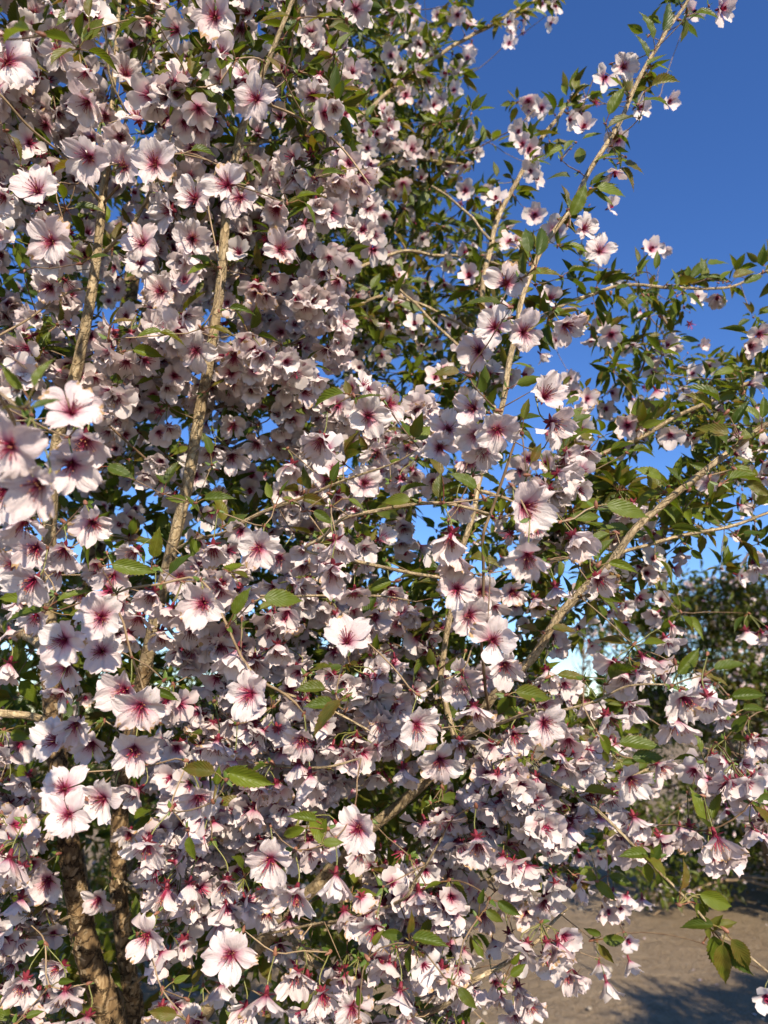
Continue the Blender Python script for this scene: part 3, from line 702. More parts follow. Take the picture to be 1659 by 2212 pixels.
(829.5, 1475): '''60,90,140,0,.2,.6 140,180,190,.1,.1,.9 40,250,150,0,.2,.7 240,330,170,0,.2,.8 80,370,150,0,.6,.4 330,250,150,.2,.3,.6 385,100,180,0,.5,.5 330,20,150,0,.2,.7 690,170,190,0,0,.95 560,220,160,0,.3,.6
780,200,150,.3,.4,.5 960,140,180,.1,.5,.5 1050,90,140,.4,.3,.4 860,360,160,0,0,.85 560,400,160,0,.1,.8 840,440,150,0,.4,.5 1060,410,170,0,.2,.7 1180,350,150,.4,.3,.5 640,530,160,0,.5,.4 820,540,150,0,.4,.4
1080,580,160,.1,.6,.3 1000,520,150,0,.5,.4 930,580,160,0,.9,.9 760,560,150,0,.7,.3 1290,60,190,0,.3,.6 1400,60,200,.2,.5,.4 1260,160,180,-.1,.6,.5 1450,130,130,.3,.5,.4 1310,330,120,0,.2,.6 1580,250,130,.1,.5,.2
1540,400,150,.2,.4,.4 1460,360,120,0,.3,.5 1320,620,150,-.1,.7,.3 1430,660,170,.1,.6,.4 1600,240,140,.1,.3,.6 1640,440,140,0,.3,.5 1640,530,120,0,.6,.4 1570,640,110,0,.6,.4 1480,540,110,0,.4,.5 1280,620,100,0,.5,.4
240,560,150,0,.2,.6 400,670,190,0,.5,.4 230,680,150,0,.5,.4 480,680,120,.4,.4,.3 450,720,140,.1,.6,.3 680,690,120,.1,.2,.7 840,730,105,0,.3,.6 720,820,130,0,.5,.5 690,940,150,0,.2,.8 930,740,100,0,.3,.6
1115,930,100,0,1,.6 80,830,150,0,.1,.8 150,900,160,.1,.5,.4 230,1020,160,.1,.5,.3 5,950,150,0,.4,.4 430,1000,130,0,.2,.7 540,1080,140,.3,.4,.4 470,1110,120,0,.5,.4 725,1190,160,0,0,.95 790,1250,120,0,.4,.5
830,1260,120,.2,.4,.4 480,1290,140,0,.1,.8 580,1310,150,.2,.4,.4 960,1290,120,.1,.7,.3 930,1210,110,0,.4,.4 1060,1200,110,.2,.6,.5 1050,1110,90,.1,.1,.7 620,1380,150,.2,.3,.5 340,1150,140,.2,.4,.4 250,1230,160,.1,.5,.4
100,1210,150,0,.4,.5 70,1330,170,0,.5,.4 170,1240,140,.1,.4,.5 280,1440,130,0,.4,.5 500,1350,130,0,.4,.5 90,1420,160,0,.4,.5 560,1420,130,0,.4,.5 1650,1350,120,-.3,.2,.6 640,740,110,0,.4,.5 440,380,130,0,.4,.5'''}
HERO = []
for (ox, oy), s in FLOW.items():
    for t in s.split():
        x, y, d, fx, fy, op = [float(q) for q in t.split(',')]
        HERO.append((ox + x / 2, oy + y / 2, 0.0415 * 1533 / (d / 2), fx, fy, op))

LEAVES = {      # x, y, length, direction of the tip in degrees, depth
(0, 0): '''60,130,160,170,.45 540,110,130,210,.7 385,20,100,90,.7 1180,70,130,180,.75 1385,60,140,170,.75 1330,840,100,10,.72 1350,920,110,-50,.74 1440,745,100,0,.8 860,1110,100,160,.75 850,1160,90,200,.75 430,1108,90,10,.8 385,1080,60,80,.8
320,1090,80,150,.8 290,710,140,170,.75 880,650,100,10,.75 80,640,100,-60,.75 640,1440,110,190,.75 750,1450,110,-10,.75 1050,1335,110,0,.72 960,1430,120,-20,.74 490,1360,90,70,.7 530,1380,100,20,.7 930,430,150,120,.85 160,740,90,-30,.78
1270,100,110,60,.85 1480,130,90,-30,.9 1210,200,100,40,.85 700,190,90,60,.8 960,230,120,80,.8 190,1060,80,160,.8 1180,270,90,130,.8 40,1210,90,220,.8''',
(829.5, 0): '''1150,100,120,110,.85 1230,60,130,75,.85 1290,130,90,-95,.86 1400,55,100,-5,.83 1120,190,110,120,.85 1180,260,90,20,.85 1210,290,80,-20,.85 1180,420,130,20,.8 1220,350,120,15,.82 1020,520,130,200,.85 1010,430,130,60,.85
740,650,90,200,.9 800,620,80,60,.9 850,660,110,80,.9 960,670,100,175,.9 1020,680,80,-60,.88 1090,720,110,-10,.88 1060,760,110,-50,.88 760,755,90,170,.9 990,820,140,-5,.85 850,860,150,60,.8 780,830,80,100,.85 680,1030,170,75,.75
620,1030,130,95,.75 700,1180,130,0,.78 860,1160,120,10,.8 420,1300,160,170,.72 840,1230,120,-20,.85 600,1130,100,100,.75 1090,1100,70,100,.95 1180,1120,80,85,.95 1060,1300,90,210,.95 1260,1200,80,95,.95 1380,1140,70,95,.97 1400,1190,100,20,.97
1450,1130,110,15,.97 1560,1180,110,20,.98 1600,1200,100,30,.98 1350,1300,100,-30,.97 780,870,90,120,.85 900,590,80,10,.88 1040,600,80,-20,.86 930,760,80,50,.86 780,380,80,100,1.1 830,350,80,80,1.1 480,730,70,100,1.1''',
(0, 737.5): '''50,150,140,130,.45 190,130,150,60,.42 200,260,120,30,.42 50,280,120,160,.44 520,560,120,-20,.85 740,560,110,70,.88 950,675,130,5,.84 760,680,90,170,.88 580,985,180,-15,.68 780,960,130,40,.7 680,870,130,70,.74 320,1095,140,20,.7
100,1165,150,180,.7 355,1180,100,0,.7 60,1105,130,170,.72 1230,1110,170,-5,.66 1040,1120,130,60,.68 1410,240,150,190,.72 1600,230,120,20,.72 1500,200,70,100,.72 950,180,80,20,.9 640,50,120,-10,.85 500,160,90,150,.95 1400,760,100,-30,.76
1230,630,80,60,.8 1160,640,80,110,.8 1360,690,110,-10,.78 1320,590,100,110,.78 1540,700,80,-30,.74 900,440,90,100,.88 560,220,80,70,.95 830,700,90,130,.86 1450,560,90,70,.76 1260,690,80,-20,.78 700,600,90,140,.9''',
(829.5, 737.5): '''230,530,100,110,.7 350,590,130,140,.68 240,620,110,90,.68 50,685,120,185,.72 270,125,110,175,.75 270,175,90,170,.75 470,595,100,-20,.74 960,720,150,170,.65 1060,730,190,-15,.64 880,760,140,0,.64 660,480,90,60,.68 610,290,90,80,.68
1390,210,150,140,.74 1370,250,130,140,.74 1420,380,130,165,.76 1540,300,120,70,.76 1470,130,90,190,1.0 1640,280,100,80,.77 1570,580,170,10,.74 1150,560,120,150,.78 1410,640,70,-90,.78 1590,390,110,30,.78 1130,470,110,0,.9 1040,970,130,-10,.7
1320,1380,150,45,.68 1500,1400,150,10,.67 1400,1440,110,140,.67 1440,1460,110,-20,.67 780,1240,110,0,.82 620,1240,90,170,.82 820,1450,130,-5,.8 1250,570,90,140,.79 1270,540,90,90,.79 1000,800,120,170,.85 1090,830,110,10,.85 890,890,110,20,.85
860,330,100,20,.8 440,900,70,100,.72 1620,640,120,-40,.74 1490,470,60,100,.78 1330,1400,60,110,.68''',
(0, 1475): '''855,370,150,170,.62 1080,420,190,-15,.62 1400,150,190,225,.6 1380,90,130,170,.62 1340,20,130,170,.65 820,720,100,-80,.66 1310,580,120,160,.64 1260,650,130,205,.64 1440,690,90,0,.64 700,1430,120,170,.66 785,1280,70,10,.7 285,1290,70,10,.75
860,1260,90,60,.72 590,970,90,100,.75 630,1010,110,0,.75 1550,1355,80,90,.66 720,50,110,-20,.72 940,400,80,80,.63 1010,380,100,30,.63 150,1430,70,10,.7 1630,1100,70,60,.66 1400,620,70,70,.64 1500,60,60,30,.66''',
(829.5, 1475): '''30,1085,100,175,.66 200,1110,150,0,.64 115,1040,100,80,.64 360,1370,110,-50,.66 420,920,70,80,.72 480,1010,90,-30,.72 540,980,110,-30,.74 1080,740,130,175,.7 1150,740,60,100,.7 1180,730,80,60,.7 1140,820,90,-80,.7 1190,850,70,-100,.7
1240,860,90,-30,.7 1295,830,120,75,.69 1440,940,160,-20,.69 1380,960,80,-60,.69 1375,1000,120,-60,.69 1350,1040,130,185,.69 1440,1040,90,50,.69 1480,1040,90,20,.69 1400,1080,60,-80,.69 1460,1220,170,-92,.68 1550,1180,170,-55,.68
1340,935,60,-60,.69 960,1170,90,-50,.78 1000,1115,120,-15,.78 900,1075,70,170,.78 600,760,80,-70,.8 650,50,170,-10,.7 1110,260,170,5,.68 1150,320,150,5,.68 960,320,60,-60,.68 960,270,110,-60,.68 1060,340,70,0,.68 1580,50,150,10,.68
1610,110,120,5,.68 1510,95,100,-60,.68 580,1240,80,30,.75 570,1190,70,60,.75 980,700,110,10,1.0 900,840,120,-20,1.0 840,880,110,200,1.0 960,900,110,-35,1.0 1030,860,110,-20,1.0'''}

# ------------------------------------------------------------------ where the rest of the blossom grows: (outline x0,y0,x1,y1, sprigs, depth from, to, flowers per sprig, leaves per sprig)
FILL = [
    (-120, -160, 720, 420, 190, .84, 1.15, 2.6, 3.4), (-120, 380, 760, 1000, 170, .88, 1.2, 3.0, 2.0),
    (380, 380, 790, 1000, 85, .92, 1.25, 3.0, 2.0),
    (680, -140, 960, 420, 90, 1.35, 1.85, .55, 4.2), (760, 300, 1080, 820, 80, 1.35, 1.85, .5, 4.2),
    (620, 820, 1200, 1180, 46, .92, 1.3, 2.6, 2.0),
    (-120, 1180, 760, 1750, 185, .80, 1.05, 3.6, .7), (-120, 1700, 760, 2380, 175, .79, 1.02, 3.5, .7),
    (560, 1250, 1080, 1560, 60, .85, 1.15, 3.0, 1.2), (700, 1500, 1330, 1800, 85, .82, 1.1, 3.4, .8), (700, 1780, 1100, 2330, 100, .80, 1.05, 3.5, .9),
    (1280, 1540, 1700, 1780, 36, .8, 1.1, 3.0, 1.2), (1080, 1760, 1330, 1930, 16, .9, 1.2, 2.4, 1.6),
    (1150, 780, 1700, 1150, 105, 1.0, 1.45, .2, 4.8), (1120, 1080, 1480, 1330, 50, 1.0, 1.4, .6, 4.2), (1180, 640, 1520, 860, 26, 1.3, 1.6, .4, 4.4),
    (1480, 760, 1700, 1100, 16, 1.05, 1.4, .3, 5.0),
    # the leafy, shaded inside of the crown
    (-120, -100, 860, 600, 240, 1.25, 2.0, .7, 6.0), (-120, 600, 860, 1250, 260, 1.25, 2.0, .7, 6.0),
    (-120, 1250, 1000, 1700, 230, 1.05, 1.8, .15, 6.0), (-120, 1700, 1000, 2300, 200, 1.05, 1.7, .1, 6.0),
    (600, -60, 970, 560, 130, 1.5, 2.1, .3, 5.5), (700, 450, 1060, 1000, 130, 1.4, 2.0, .25, 5.5),
    (650, 1430, 1350, 1850, 140, 1.05, 1.6, .7, 5.0), (500, 1050, 1200, 1500, 150, 1.15, 1.8, .5, 5.5), (-120, 1250, 700, 1650, 90, 1.3, 1.8, .3, 5.5),
    (180, -120, 760, 330, 60, .82, 1.05, .5, 4.5), (-60, 950, 640, 1250, 40, .9, 1.3, .8, 4.0),
]
vis = []                                     # stems the picture shows clear of blossom
for t in TRUNKS[:2] + BRANCHES[:2]:
    c = catmull(t, 0.01); x, y, d = project(c[:, :3]); vis.append(np.column_stack([x, y, d, c[:, 3] * FOC / d]))
vis = np.vstack(vis)

def hides_stem(p, rad=0.014):
    x, y, d = project(p)
    dd = np.hypot(vis[:, 0] - x, vis[:, 1] - y)
    return bool(np.any((dd < vis[:, 3] + rad * FOC / d) & (vis[:, 2] > d)))

flowers = []      # centre, facing, open, spur index, traced?
lfs = []          # base, direction, normal, length, spur index, traced?
spurs = np.zeros((20000, 3)); NSP = 0
def spur_at(p, tol=0.026):
    global NSP
    if NSP:
        d = ((spurs[:NSP] - p) ** 2).sum(1); i = int(np.argmin(d))
        if d[i] < tol * tol: return i
    spurs[NSP] = p; NSP += 1
    return NSP - 1

UP = np.array([0, 0, 1.0])
for x, y, d, fx, fy, op in HERO:
    c = P(x, y, d); f = unit(camvec(fx * 1.3 + rng.normal(0, .12), fy * 1.7 + .06 + rng.normal(0, .14), 1.0 if fy < .85 else .45))
    k = spur_at(c - f * rng.uniform(.016, .024) + UP * rng.uniform(.010, .022) + CX * rng.normal(0, .008), 0.03)
    flowers.append((c, f, op * .88, k, True))
for (ox, oy), s in LEAVES.items():
    for t in s.split():
        x, y, L, ang, d = [float(q) for q in t.split(',')]
        if oy == 0 and ox > 0 and d >= .8: d *= 1.2
        a = math.radians(ang); dz = rng.uniform(-.35, .35)
        dr = unit(camvec(math.cos(a), -math.sin(a), dz)); L = L / 2 * d / FOC * 1.06
        b = P(ox + x / 2, oy + y / 2, d) - dr * L / 2
        n = unit(-CF * rng.uniform(.5, 1) + UP * rng.uniform(.2, .9) + CX * rng.normal(0, .35))
        k = spur_at(b - dr * .010 + UP * -.004, 0.024)
        lfs.append((b, dr, n, L, k, True))
for x0, y0, x1, y1, ns, d0, d1, nf, nl in FILL:
    centres = [(rng.uniform(x0, x1), rng.uniform(y0, y1), d0 + (d1 - d0) * rng.random() ** 1.5) for _ in range(max(3, int(ns * .2)))]
    for _ in range(int(ns * (1.0 if nl > 3.5 else .68 if y0 < 1000 else .47))):
        for _try in range(12):
            cx_, cy_, d = centres[rng.integers(len(centres))]
            if nl > 3.5: cx_, cy_, d = rng.uniform(x0, x1), rng.uniform(y0, y1), rng.uniform(d0, d1)
            p = P(cx_, cy_, d) + rng.normal(0, 1, 3) * [.045, .045, .045]; x_, y_, d_ = project(p)
            if d_ < d0 - .03 or not (x0 - 60 < x_ < x1 + 60): continue
            if not hides_stem(p - UP * .014, .026): break
        else: continue
        k = spur_at(p, 0.012)
        for q in range(rng.poisson(nf * 1.75)):
            v = unit(np.array([rng.normal(0, .6), rng.normal(-.55, .5), rng.normal(-.75, .4)]))
            c = spurs[k] + v * rng.uniform(.024, .038)
            f = unit(v * .8 + np.array([to_sun[0], to_sun[1], 0]) * .34 + rng.normal(0, .42, 3) + UP * -.32)
            if hides_stem(c, .022): continue
            flowers.append((c, f, float(np.clip(rng.normal(.44, .26), .03, 1)), k, False))
        for q in range(rng.poisson(nl * 2.1)):
            v = unit(rng.normal(0, 1, 3) + UP * .3 - CF * .2)
            b = spurs[k] + v * rng.uniform(.006, .014)
            if hides_stem(b + v * .02, .008): continue
            lfs.append((b, unit(v + UP * -.15), unit(UP * .8 - CF * .5 + rng.normal(0, .45, 3)), rng.uniform(.021, .04) if nl < 5.1 else rng.uniform(.026, .05), k, False))
# leaf tufts and a few flowers straight on the open branches at the right
for bi, gap, nl, nf in ((0, .05, 3.0, .25), (1, .025, 5.0, .4), (2, .024, 5, .5), (3, .026, 5, .25), (24, .028, 4.8, .9), (7, .028, 4.0, .15), (8, .028, 4.2, .2), (4, .05, 2.5, .4), (25, .05, 3, 1.0), (26, .05, 3, 1.0), (27, .045, 3.2, 1.0), (28, .045, 3, 1.0), (10, .08, 1.5, .1), (12, .05, 2.5, .8), (5, .06, 2, .3), (9, .06, 2, .3)):
    c = catmull(BRANCHES[bi], 0.004)
    s = 0.02
    while s < len(c) * 0.004 - .01:
        i = min(len(c) - 2, int(s / .004)); T = unit(c[i + 1, :3] - c[i, :3]); s += gap * rng.uniform(.6, 1.5)
        o = unit(cross(T, rng.normal(0, 1, 3)) + T * .6 + UP * .2)
        p = c[i, :3] + o * (c[i, 3] + rng.uniform(.004, .02))
        if hides_stem(p, .004) and rng.random() < .8: continue
        k = spur_at(p, .01)
        for q in range(rng.poisson(nl)):
            v = unit(o + rng.normal(0, .75, 3) + T * .3)
            b = p + v * rng.uniform(.006, .014); L = rng.uniform(.024, .044)
            if hides_stem(b + v * L * .5, .011) or hides_stem(b + v * L, .003): continue
            lfs.append((b, unit(v + UP * -.15), unit(UP * .8 - CF * .45 + rng.normal(0, .45, 3)), L, k, False))
        for q in range(rng.poisson(nf)):
            v = unit(o + rng.normal(0, .6, 3) - UP * .8); cc = p + v * .026
            if hides_stem(cc, .022): continue
            flowers.append((cc, unit(v * .6 - CF * .6 + rng.normal(0, .3, 3)), float(np.clip(rng.normal(.65, .2), .1, 1)), k, False))

# ------------------------------------------------------------------ twigs: every sprig joins the nearest wood
spurs = spurs[:NSP].copy()
node = np.vstack(NODES); ntan = None
n0 = len(node)
allp = [node]; par = {}
best = np.full(len(spurs), 1e9); bidx = np.zeros(len(spurs), int)
for i in range(0, len(spurs), 200):
    d = np.linalg.norm(spurs[i:i + 200, None] - node[None], axis=2) + 0.10 * np.maximum(0, (node[None, :, 2] - spurs[i:i + 200, None, 2])) + .8 * np.maximum(0, ((spurs[i:i + 200] - CAM) @ CF)[:, None] - ((node - CAM) @ CF)[None])
    bidx[i:i + 200] = d.argmin(1); best[i:i + 200] = d.min(1)
pts = list(node); parent = [-1] * n0; done = np.zeros(len(spurs), bool)
spur_node = np.zeros(len(spurs), int)
for _ in range(len(spurs)):
    b = np.where(done, 1e9, best); i = int(b.argmin()); done[i] = True
    q0, q1 = np.asarray(pts[bidx[i]]), spurs[i]; p = bidx[i]
    L = np.linalg.norm(q1 - q0); m = max(1, int(L / .03))
    side = rng.normal(0, 1, 3) * L * .03
    newp = []
    for j in range(1, m + 1):
        t = j / m
        pts.append(q0 + (q1 - q0) * t + side * math.sin(math.pi * t) + (CF * .08 * L * math.sin(math.pi * t))); parent.append(p); p = len(pts) - 1; newp.append(p)
    spur_node[i] = p
    for p in newp:
        d = np.linalg.norm(spurs - pts[p], axis=1) + 0.10 * np.maximum(0, pts[p][2] - spurs[:, 2]) + .8 * np.maximum(0, (spurs - pts[p]) @ CF)
        bt = (d < best) & ~done; best[bt] = d[bt]; bidx[bt] = p
pts = np.asarray(pts); parent = np.asarray(parent)
cnt = np.zeros(len(pts))
for i in range(len(pts) - 1, n0 - 1, -1):
    cnt[i] += 0.35; cnt[parent[i]] += cnt[i]
kids = {}
for i in range(n0, len(pts)): kids.setdefault(parent[i], []).append(i)
tw = []
used = np.zeros(len(pts), bool)
for i in range(n0, len(pts)):                 # follow the heaviest child: long smooth twigs
    if used[i]: continue
    chain = [parent[i], i]; used[i] = True
    while kids.get(chain[-1]):
        nx = max(kids[chain[-1]], key=lambda q: cnt[q])
        if used[nx]: break
        used[nx] = True; chain.append(nx)
    r = np.clip(0.0005 + 0.00026 * np.sqrt(cnt[chain]), .0006, .0022); r[0] = r[1]
    c = catmull(np.column_stack([pts[chain], r]), 0.012)
    tw.append(tube(c[:, :3], c[:, 3], 5, rng.random()))
obj('twigs', to_mesh('twigs', rel(join(tw)), ['twig']), root, kind='stuff')

# ------------------------------------------------------------------ flowers as parts (the 300 that show largest), the rest as one mass
def stalk(a, da, b, r0, r1, n=7, sides=5, rn=0.0, mi=0):
    t = np.linspace(0, 1, n)[:, None]
    L = np.linalg.norm(b - a)
    p1, p2 = a + da * L * .4, b + UP * -.002 + (a - b) * .25
    c = (1 - t) ** 3 * a + 3 * (1 - t) ** 2 * t * p1 + 3 * (1 - t) * t ** 2 * p2 + t ** 3 * b
    return tube(c, np.linspace(r0, r1, n), sides, rn, mi, False)

def shown(p, size):
    x, y, d = project(p)
    inside = (-20 < x < FW + 20) and (-20 < y < FH + 20) and d > .1
    return (size / d) * (1.0 if inside else 0.0)

sc_f = [shown(f[0], .035) * (1.25 if f[4] else .8) for f in flowers]
order = np.argsort(sc_f)[::-1]
hero_f = set(order[:300].tolist())
var_mesh = {}
def hero_meshes(k):
    if k not in var_mesh:
        h = HERO_FL[k]
        var_mesh[k] = ([to_mesh('petal', g, ['petal']) for g in h['petals']], to_mesh('stamens', h['stamens'], ['stamen', 'anther']), to_mesh('flower', h['calyx'], ['calyx']))
    return var_mesh[k]
PETAL_POLY_V, PETAL_POLY_F, nbv = [], [], 0
mass = []
low = {}
masst = []
for i, (c, f, op, k, traced) in enumerate(flowers):
    vi = int(np.clip(round((op - .12) / .88 * (NVAR - 1) + rng.normal(0, .8)), 0, NVAR - 1))
    R = frame(f, rng.uniform(0, 6.283)); s = rng.uniform(.92, 1.06) * (1.26 - .28 * op) * (.9 if (c - CAM) @ CF < .56 else 1) if traced else rng.uniform(.84, 1.06)
    base = c - f * .0076 * s
    if i in hero_f:
        mp, ms, mc = hero_meshes(vi)
        fo = obj('flower', mc, root, mat4(R, c - BASE, s))
        for j, m_ in enumerate(mp):
            if rng.random() < .035: continue                       # a petal already shed
            tilt = Matrix.Rotation(rng.normal(0, .09), 4, Vector(rng.normal(0, 1, 3))) @ Matrix.Scale(rng.uniform(.94, 1.06), 4)
            obj('petal', m_, fo, tilt)
            TL = np.array(tilt)[:3, :3]; PETAL_POLY_V.append((HERO_FL[vi]['petals'][j].v @ TL.T) @ R.T * s + c); PETAL_POLY_F.append(HERO_FL[vi]['petals'][j].f + nbv); nbv += len(PETAL_POLY_V[-1])
        obj('stamens', ms, fo)
        g = stalk(base, -f, spurs[k], .0007, .0006, 8, 6)
        g.v = (g.v - c) @ R / s
        obj('flower_stalk', to_mesh('flower_stalk', g, ['stalk']), fo)
    else:
        if rng.random() < .05: vi = -1
        far = (c - CAM) @ CF > 1.05
        low.setdefault((vi, far), []).append((R, c, s))
        if not far or rng.random() < .3: masst.append(stalk(base, -f, spurs[k], .0007, .0006, 5, 4, rng.random(), 4))
for vi, L in low.items():
    mass.append(scatter(SPENT if vi[0] < 0 else (FAR_FL if vi[1] else LOW_FL)[vi[0]], np.stack([q[0] for q in L]), np.stack([q[1] for q in L]), np.array([q[2] for q in L]), rng.random(len(L))))
obj('blossoms', to_mesh('blossoms', rel(join(mass + masst)), FL_MATS + ['stalk']), root, kind='stuff')

# leaves
sc_l = [shown(b + dr * L / 2, L) * (1.3 if tr else 1.0) for b, dr, n, L, k, tr in lfs]
hero_l = set(np.argsort(sc_l)[::-1][:300].tolist())
leaf_mesh = [to_mesh('leaf', g, ['leaf']) for g in HERO_LF]
lowl, pet = {}, []
for i, (b, dr, n, L, k, tr) in enumerate(lfs):
    R = leaf_frame(dr, n); vi = int(rng.integers(NLV))
    far = (b - CAM) @ CF > 1.05
    if not far: pg = stalk(b + dr * .001, -dr, spurs[k], .0006, .0007, 4, 4, rng.random())
    if i in hero_l:
        lo = obj('leaf', leaf_mesh[vi], root, mat4(R, b - BASE, L))
    else:
        lowl.setdefault((vi, far), []).append((R, b, L))
    if not far: pet.append(pg)
obj('leaves', to_mesh('leaves', rel(join([scatter((FAR_LF if v[1] else LOW_LF)[v[0]], np.stack([q[0] for q in L]), np.stack([q[1] for q in L]), np.array([q[2] for q in L]), rng.random(len(L))) for v, L in lowl.items()])), ['leaf']), root, kind='stuff')
obj('leaf_stalks', to_mesh('leaf_stalks', rel(join(pet)), ['petiole']), root, kind='stuff')

# bud scales and small green bracts where the stalks spring
zs = np.array([-.003, -.002, 0, .003, .005])
budg = tube(np.stack([zs * 0, zs * 0, zs], 1), [.0004, .0016, .002, .0013, .0003], 6)
br = leaf(np.random.default_rng(77), 5, 3, .12)
bl = []
N = len(spurs)
bl.append(scatter(budg, np.stack([frame(rng.normal(0, 1, 3), 0) for _ in range(N)]), spurs, rng.uniform(.7, 1.25, N), rng.random(N)))
near_s = np.where((spurs - CAM) @ CF < 1.2)[0]; idx = near_s[rng.integers(0, len(near_s), len(near_s) * 2)]
dirs = rng.normal(0, 1, (len(idx), 3)); dirs /= np.linalg.norm(dirs, axis=1)[:, None]
g = scatter(br, leaf_frames(dirs, cross(dirs, np.array([.3, .4, .8]))), spurs[idx] + dirs * .001, rng.uniform(.005, .011, len(idx)), rng.random(len(idx)))
g.mi += 1
obj('bracts', to_mesh('bracts', rel(join(bl + [g])), ['bud', 'bract']), root, kind='stuff')

# ------------------------------------------------------------------ other orchard trees
def orchard_tree(name, label, pos, h, spread, seed, n_leaf, n_fl, lean=(0, 0), low=0.25, leafL=.045, group=None, bare=False, scale_fl=1.0, trunk_r=.045, lowz=.15, droop=.09):
    r = np.random.default_rng(seed); pos = np.asarray(pos, float)
    rt = bpy.data.objects.new(name, None); COL.objects.link(rt); rt.location = pos
    tag(rt, label, 'tree', group)
    tips, segs = [], []
    nst = 3 if not bare else 1
    gt = []
    top = []
    for q in range(nst):
        a = q * 2.1 + r.uniform(0, 1)
        p0 = np.array([.04 * math.cos(a), .04 * math.sin(a), -.03]); p = [p0]
        d = unit([.16 * math.cos(a) + lean[0], .16 * math.sin(a) + lean[1], 1])
        n = 7
        for j in range(n):
            d = unit(d + r.normal(0, .10, 3)); p.append(p[-1] + d * h * .8 / n)
        c = catmull(np.array(p), h * .02)
        gt.append(tube(c, np.linspace(trunk_r, trunk_r * .2, len(c)), 9, .4, 0, True, .06, seed + q)); top.append(c)
    obj('trunk', to_mesh('trunk', join(gt), ['trunk']), rt)
    tw = []
    nb = 30 if not bare else 40
    ends = []
    for c in top:
        for q in range(nb // nst + 2):
            t = r.uniform(low, 1.0); i = int(t * (len(c) - 2)); s0 = c[i]
            a = r.uniform(0, 6.28); el = r.uniform(.1, .9) if not bare else r.uniform(.4, 1.1)
            L = spread * (1.15 - .75 * t) * r.uniform(.6, 1.1)
            d = unit([math.cos(a), math.sin(a), el]); p = [s0]
            for j in range(6):
                d = unit(d + r.normal(0, .16, 3) + np.array([0, 0, -droop if not bare else .03])); p.append(p[-1] + d * L / 6)
            cc = catmull(np.array(p), L / 14)
            tw.append(tube(cc, np.linspace(trunk_r * .32, trunk_r * .06, len(cc)), 5, r.random()))
            for e in range(5):
                k = r.integers(3, len(cc)); d2 = unit(r.normal(0, 1, 3) + d * .8); L2 = L * r.uniform(.15, .4)
                pp = cc[k] + d2 * np.linspace(0, 1, 4)[:, None] * L2 + np.array([0, 0, -.12 * L2]) * (np.linspace(0, 1, 4)[:, None] ** 2)
                tw.append(tube(pp, np.linspace(trunk_r * .1, trunk_r * .03, 4), 4, r.random()))
                ends += list(pp[1:]); 
            ends += list(cc[3:])
    obj('branches', to_mesh('branches', join(tw), ['twig' if not bare else 'trunk']), rt, kind='stuff')
    ends = np.array(ends)
    if n_leaf:
        gs = []
        for v in range(4):
            m = n_leaf // 4
            T = ends[r.integers(0, len(ends), m)] + r.normal(0, .035 * spread, (m, 3))
            T = T[T[:, 2] > lowz]; m = len(T)
            D = r.normal(0, 1, (m, 3)); D[:, 2] -= .3; D /= np.linalg.norm(D, axis=1)[:, None]
            Nn = r.normal(0, .5, (m, 3)) + [0, -.2, .8]
            R = leaf_frames(D, Nn)
            gs.append(scatter(TINY_LF[v], R, T, r.uniform(.6, 1.2, m) * leafL, r.random(m)))
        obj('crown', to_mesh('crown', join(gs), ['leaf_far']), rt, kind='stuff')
    if n_fl:
        gs = []
        for v in range(0, NVAR, 2):
            m = n_fl // 7
            T = ends[r.integers(0, len(ends), m)] + r.normal(0, .03 * spread, (m, 3))
            T = T[T[:, 2] > lowz]; m = len(T)
            F_ = r.normal(0, .7, (m, 3)) + [to_sun[0], to_sun[1], -.2]
            R = frames(F_, r.uniform(0, 6.28, m))
            gs.append(scatter(TINY_FL[v], R, T, r.uniform(.85, 1.1, m) * scale_fl, r.random(m)))
        obj('blossoms', to_mesh('blossoms', join(gs), ['petal_mass']), rt, kind='stuff')
    return rt

orchard_tree('flowering_tree', 'leafy blossoming tree with cream flowers standing alone on the bare dirt', (3.3, 6.4, 0), 3.5, 2.1, 11, 26000, 5000, low=.02, leafL=.088, lowz=.12, droop=.17)
orchard_tree('flowering_tree', 'blossoming tree further back, half hidden by the cream flowered tree', (4.6, 8.4, 0), 4.0, 2.0, 15, 16000, 2600, low=.1, leafL=.075, lowz=.2)
orchard_tree('flowering_tree', 'blossoming tree seen dimly behind the stems of the big cherry', (-1.5, 4.3, 0), 2.7, 1.3, 12, 10000, 250, low=.03, leafL=.065)
orchard_tree('flowering_tree', 'small blossoming tree on the dirt behind the big cherry, deep in its shade', (-.1, 5.6, 0), 2.5, 1.3, 13, 10000, 250, low=.03, leafL=.065)
orchard_tree('flowering_tree', 'blossoming tree beside the path whose shade falls over the dirt', (3.1, 1.15, 0), 3.3, 1.3, 14, 11000, 1500, low=.25, leafL=.066)
# far trees along the edge of the orchard
FAR = [(7.5, 28, 5.2, 1.6, True, 'bare thin tree far off against the pale sky'),
    (4.5, 38, 3.0, 2.4, False, 'low round green tree far behind the bare dirt'),
    (13, 40, 4.2, 2.6, False, 'taller green tree far off beside the bare thin tree'),
    (-3, 36, 3.4, 2.6, False, 'bushy green tree in the far row behind the stems'),
    (22, 44, 4.6, 3.0, False, 'wide green tree at the end of the far row'),
    (-13, 40, 4.4, 3.0, False, 'dark green tree in the far row beyond the twin stems')]
for k, (x, y, h, sp, bare, lab) in enumerate(FAR):
    orchard_tree('distant_tree', lab, (x, y, 0), h, sp, 40 + k, 0 if bare else 2800, 0, low=.02, leafL=.30, bare=bare, group='trees along the far edge', trunk_r=.11)

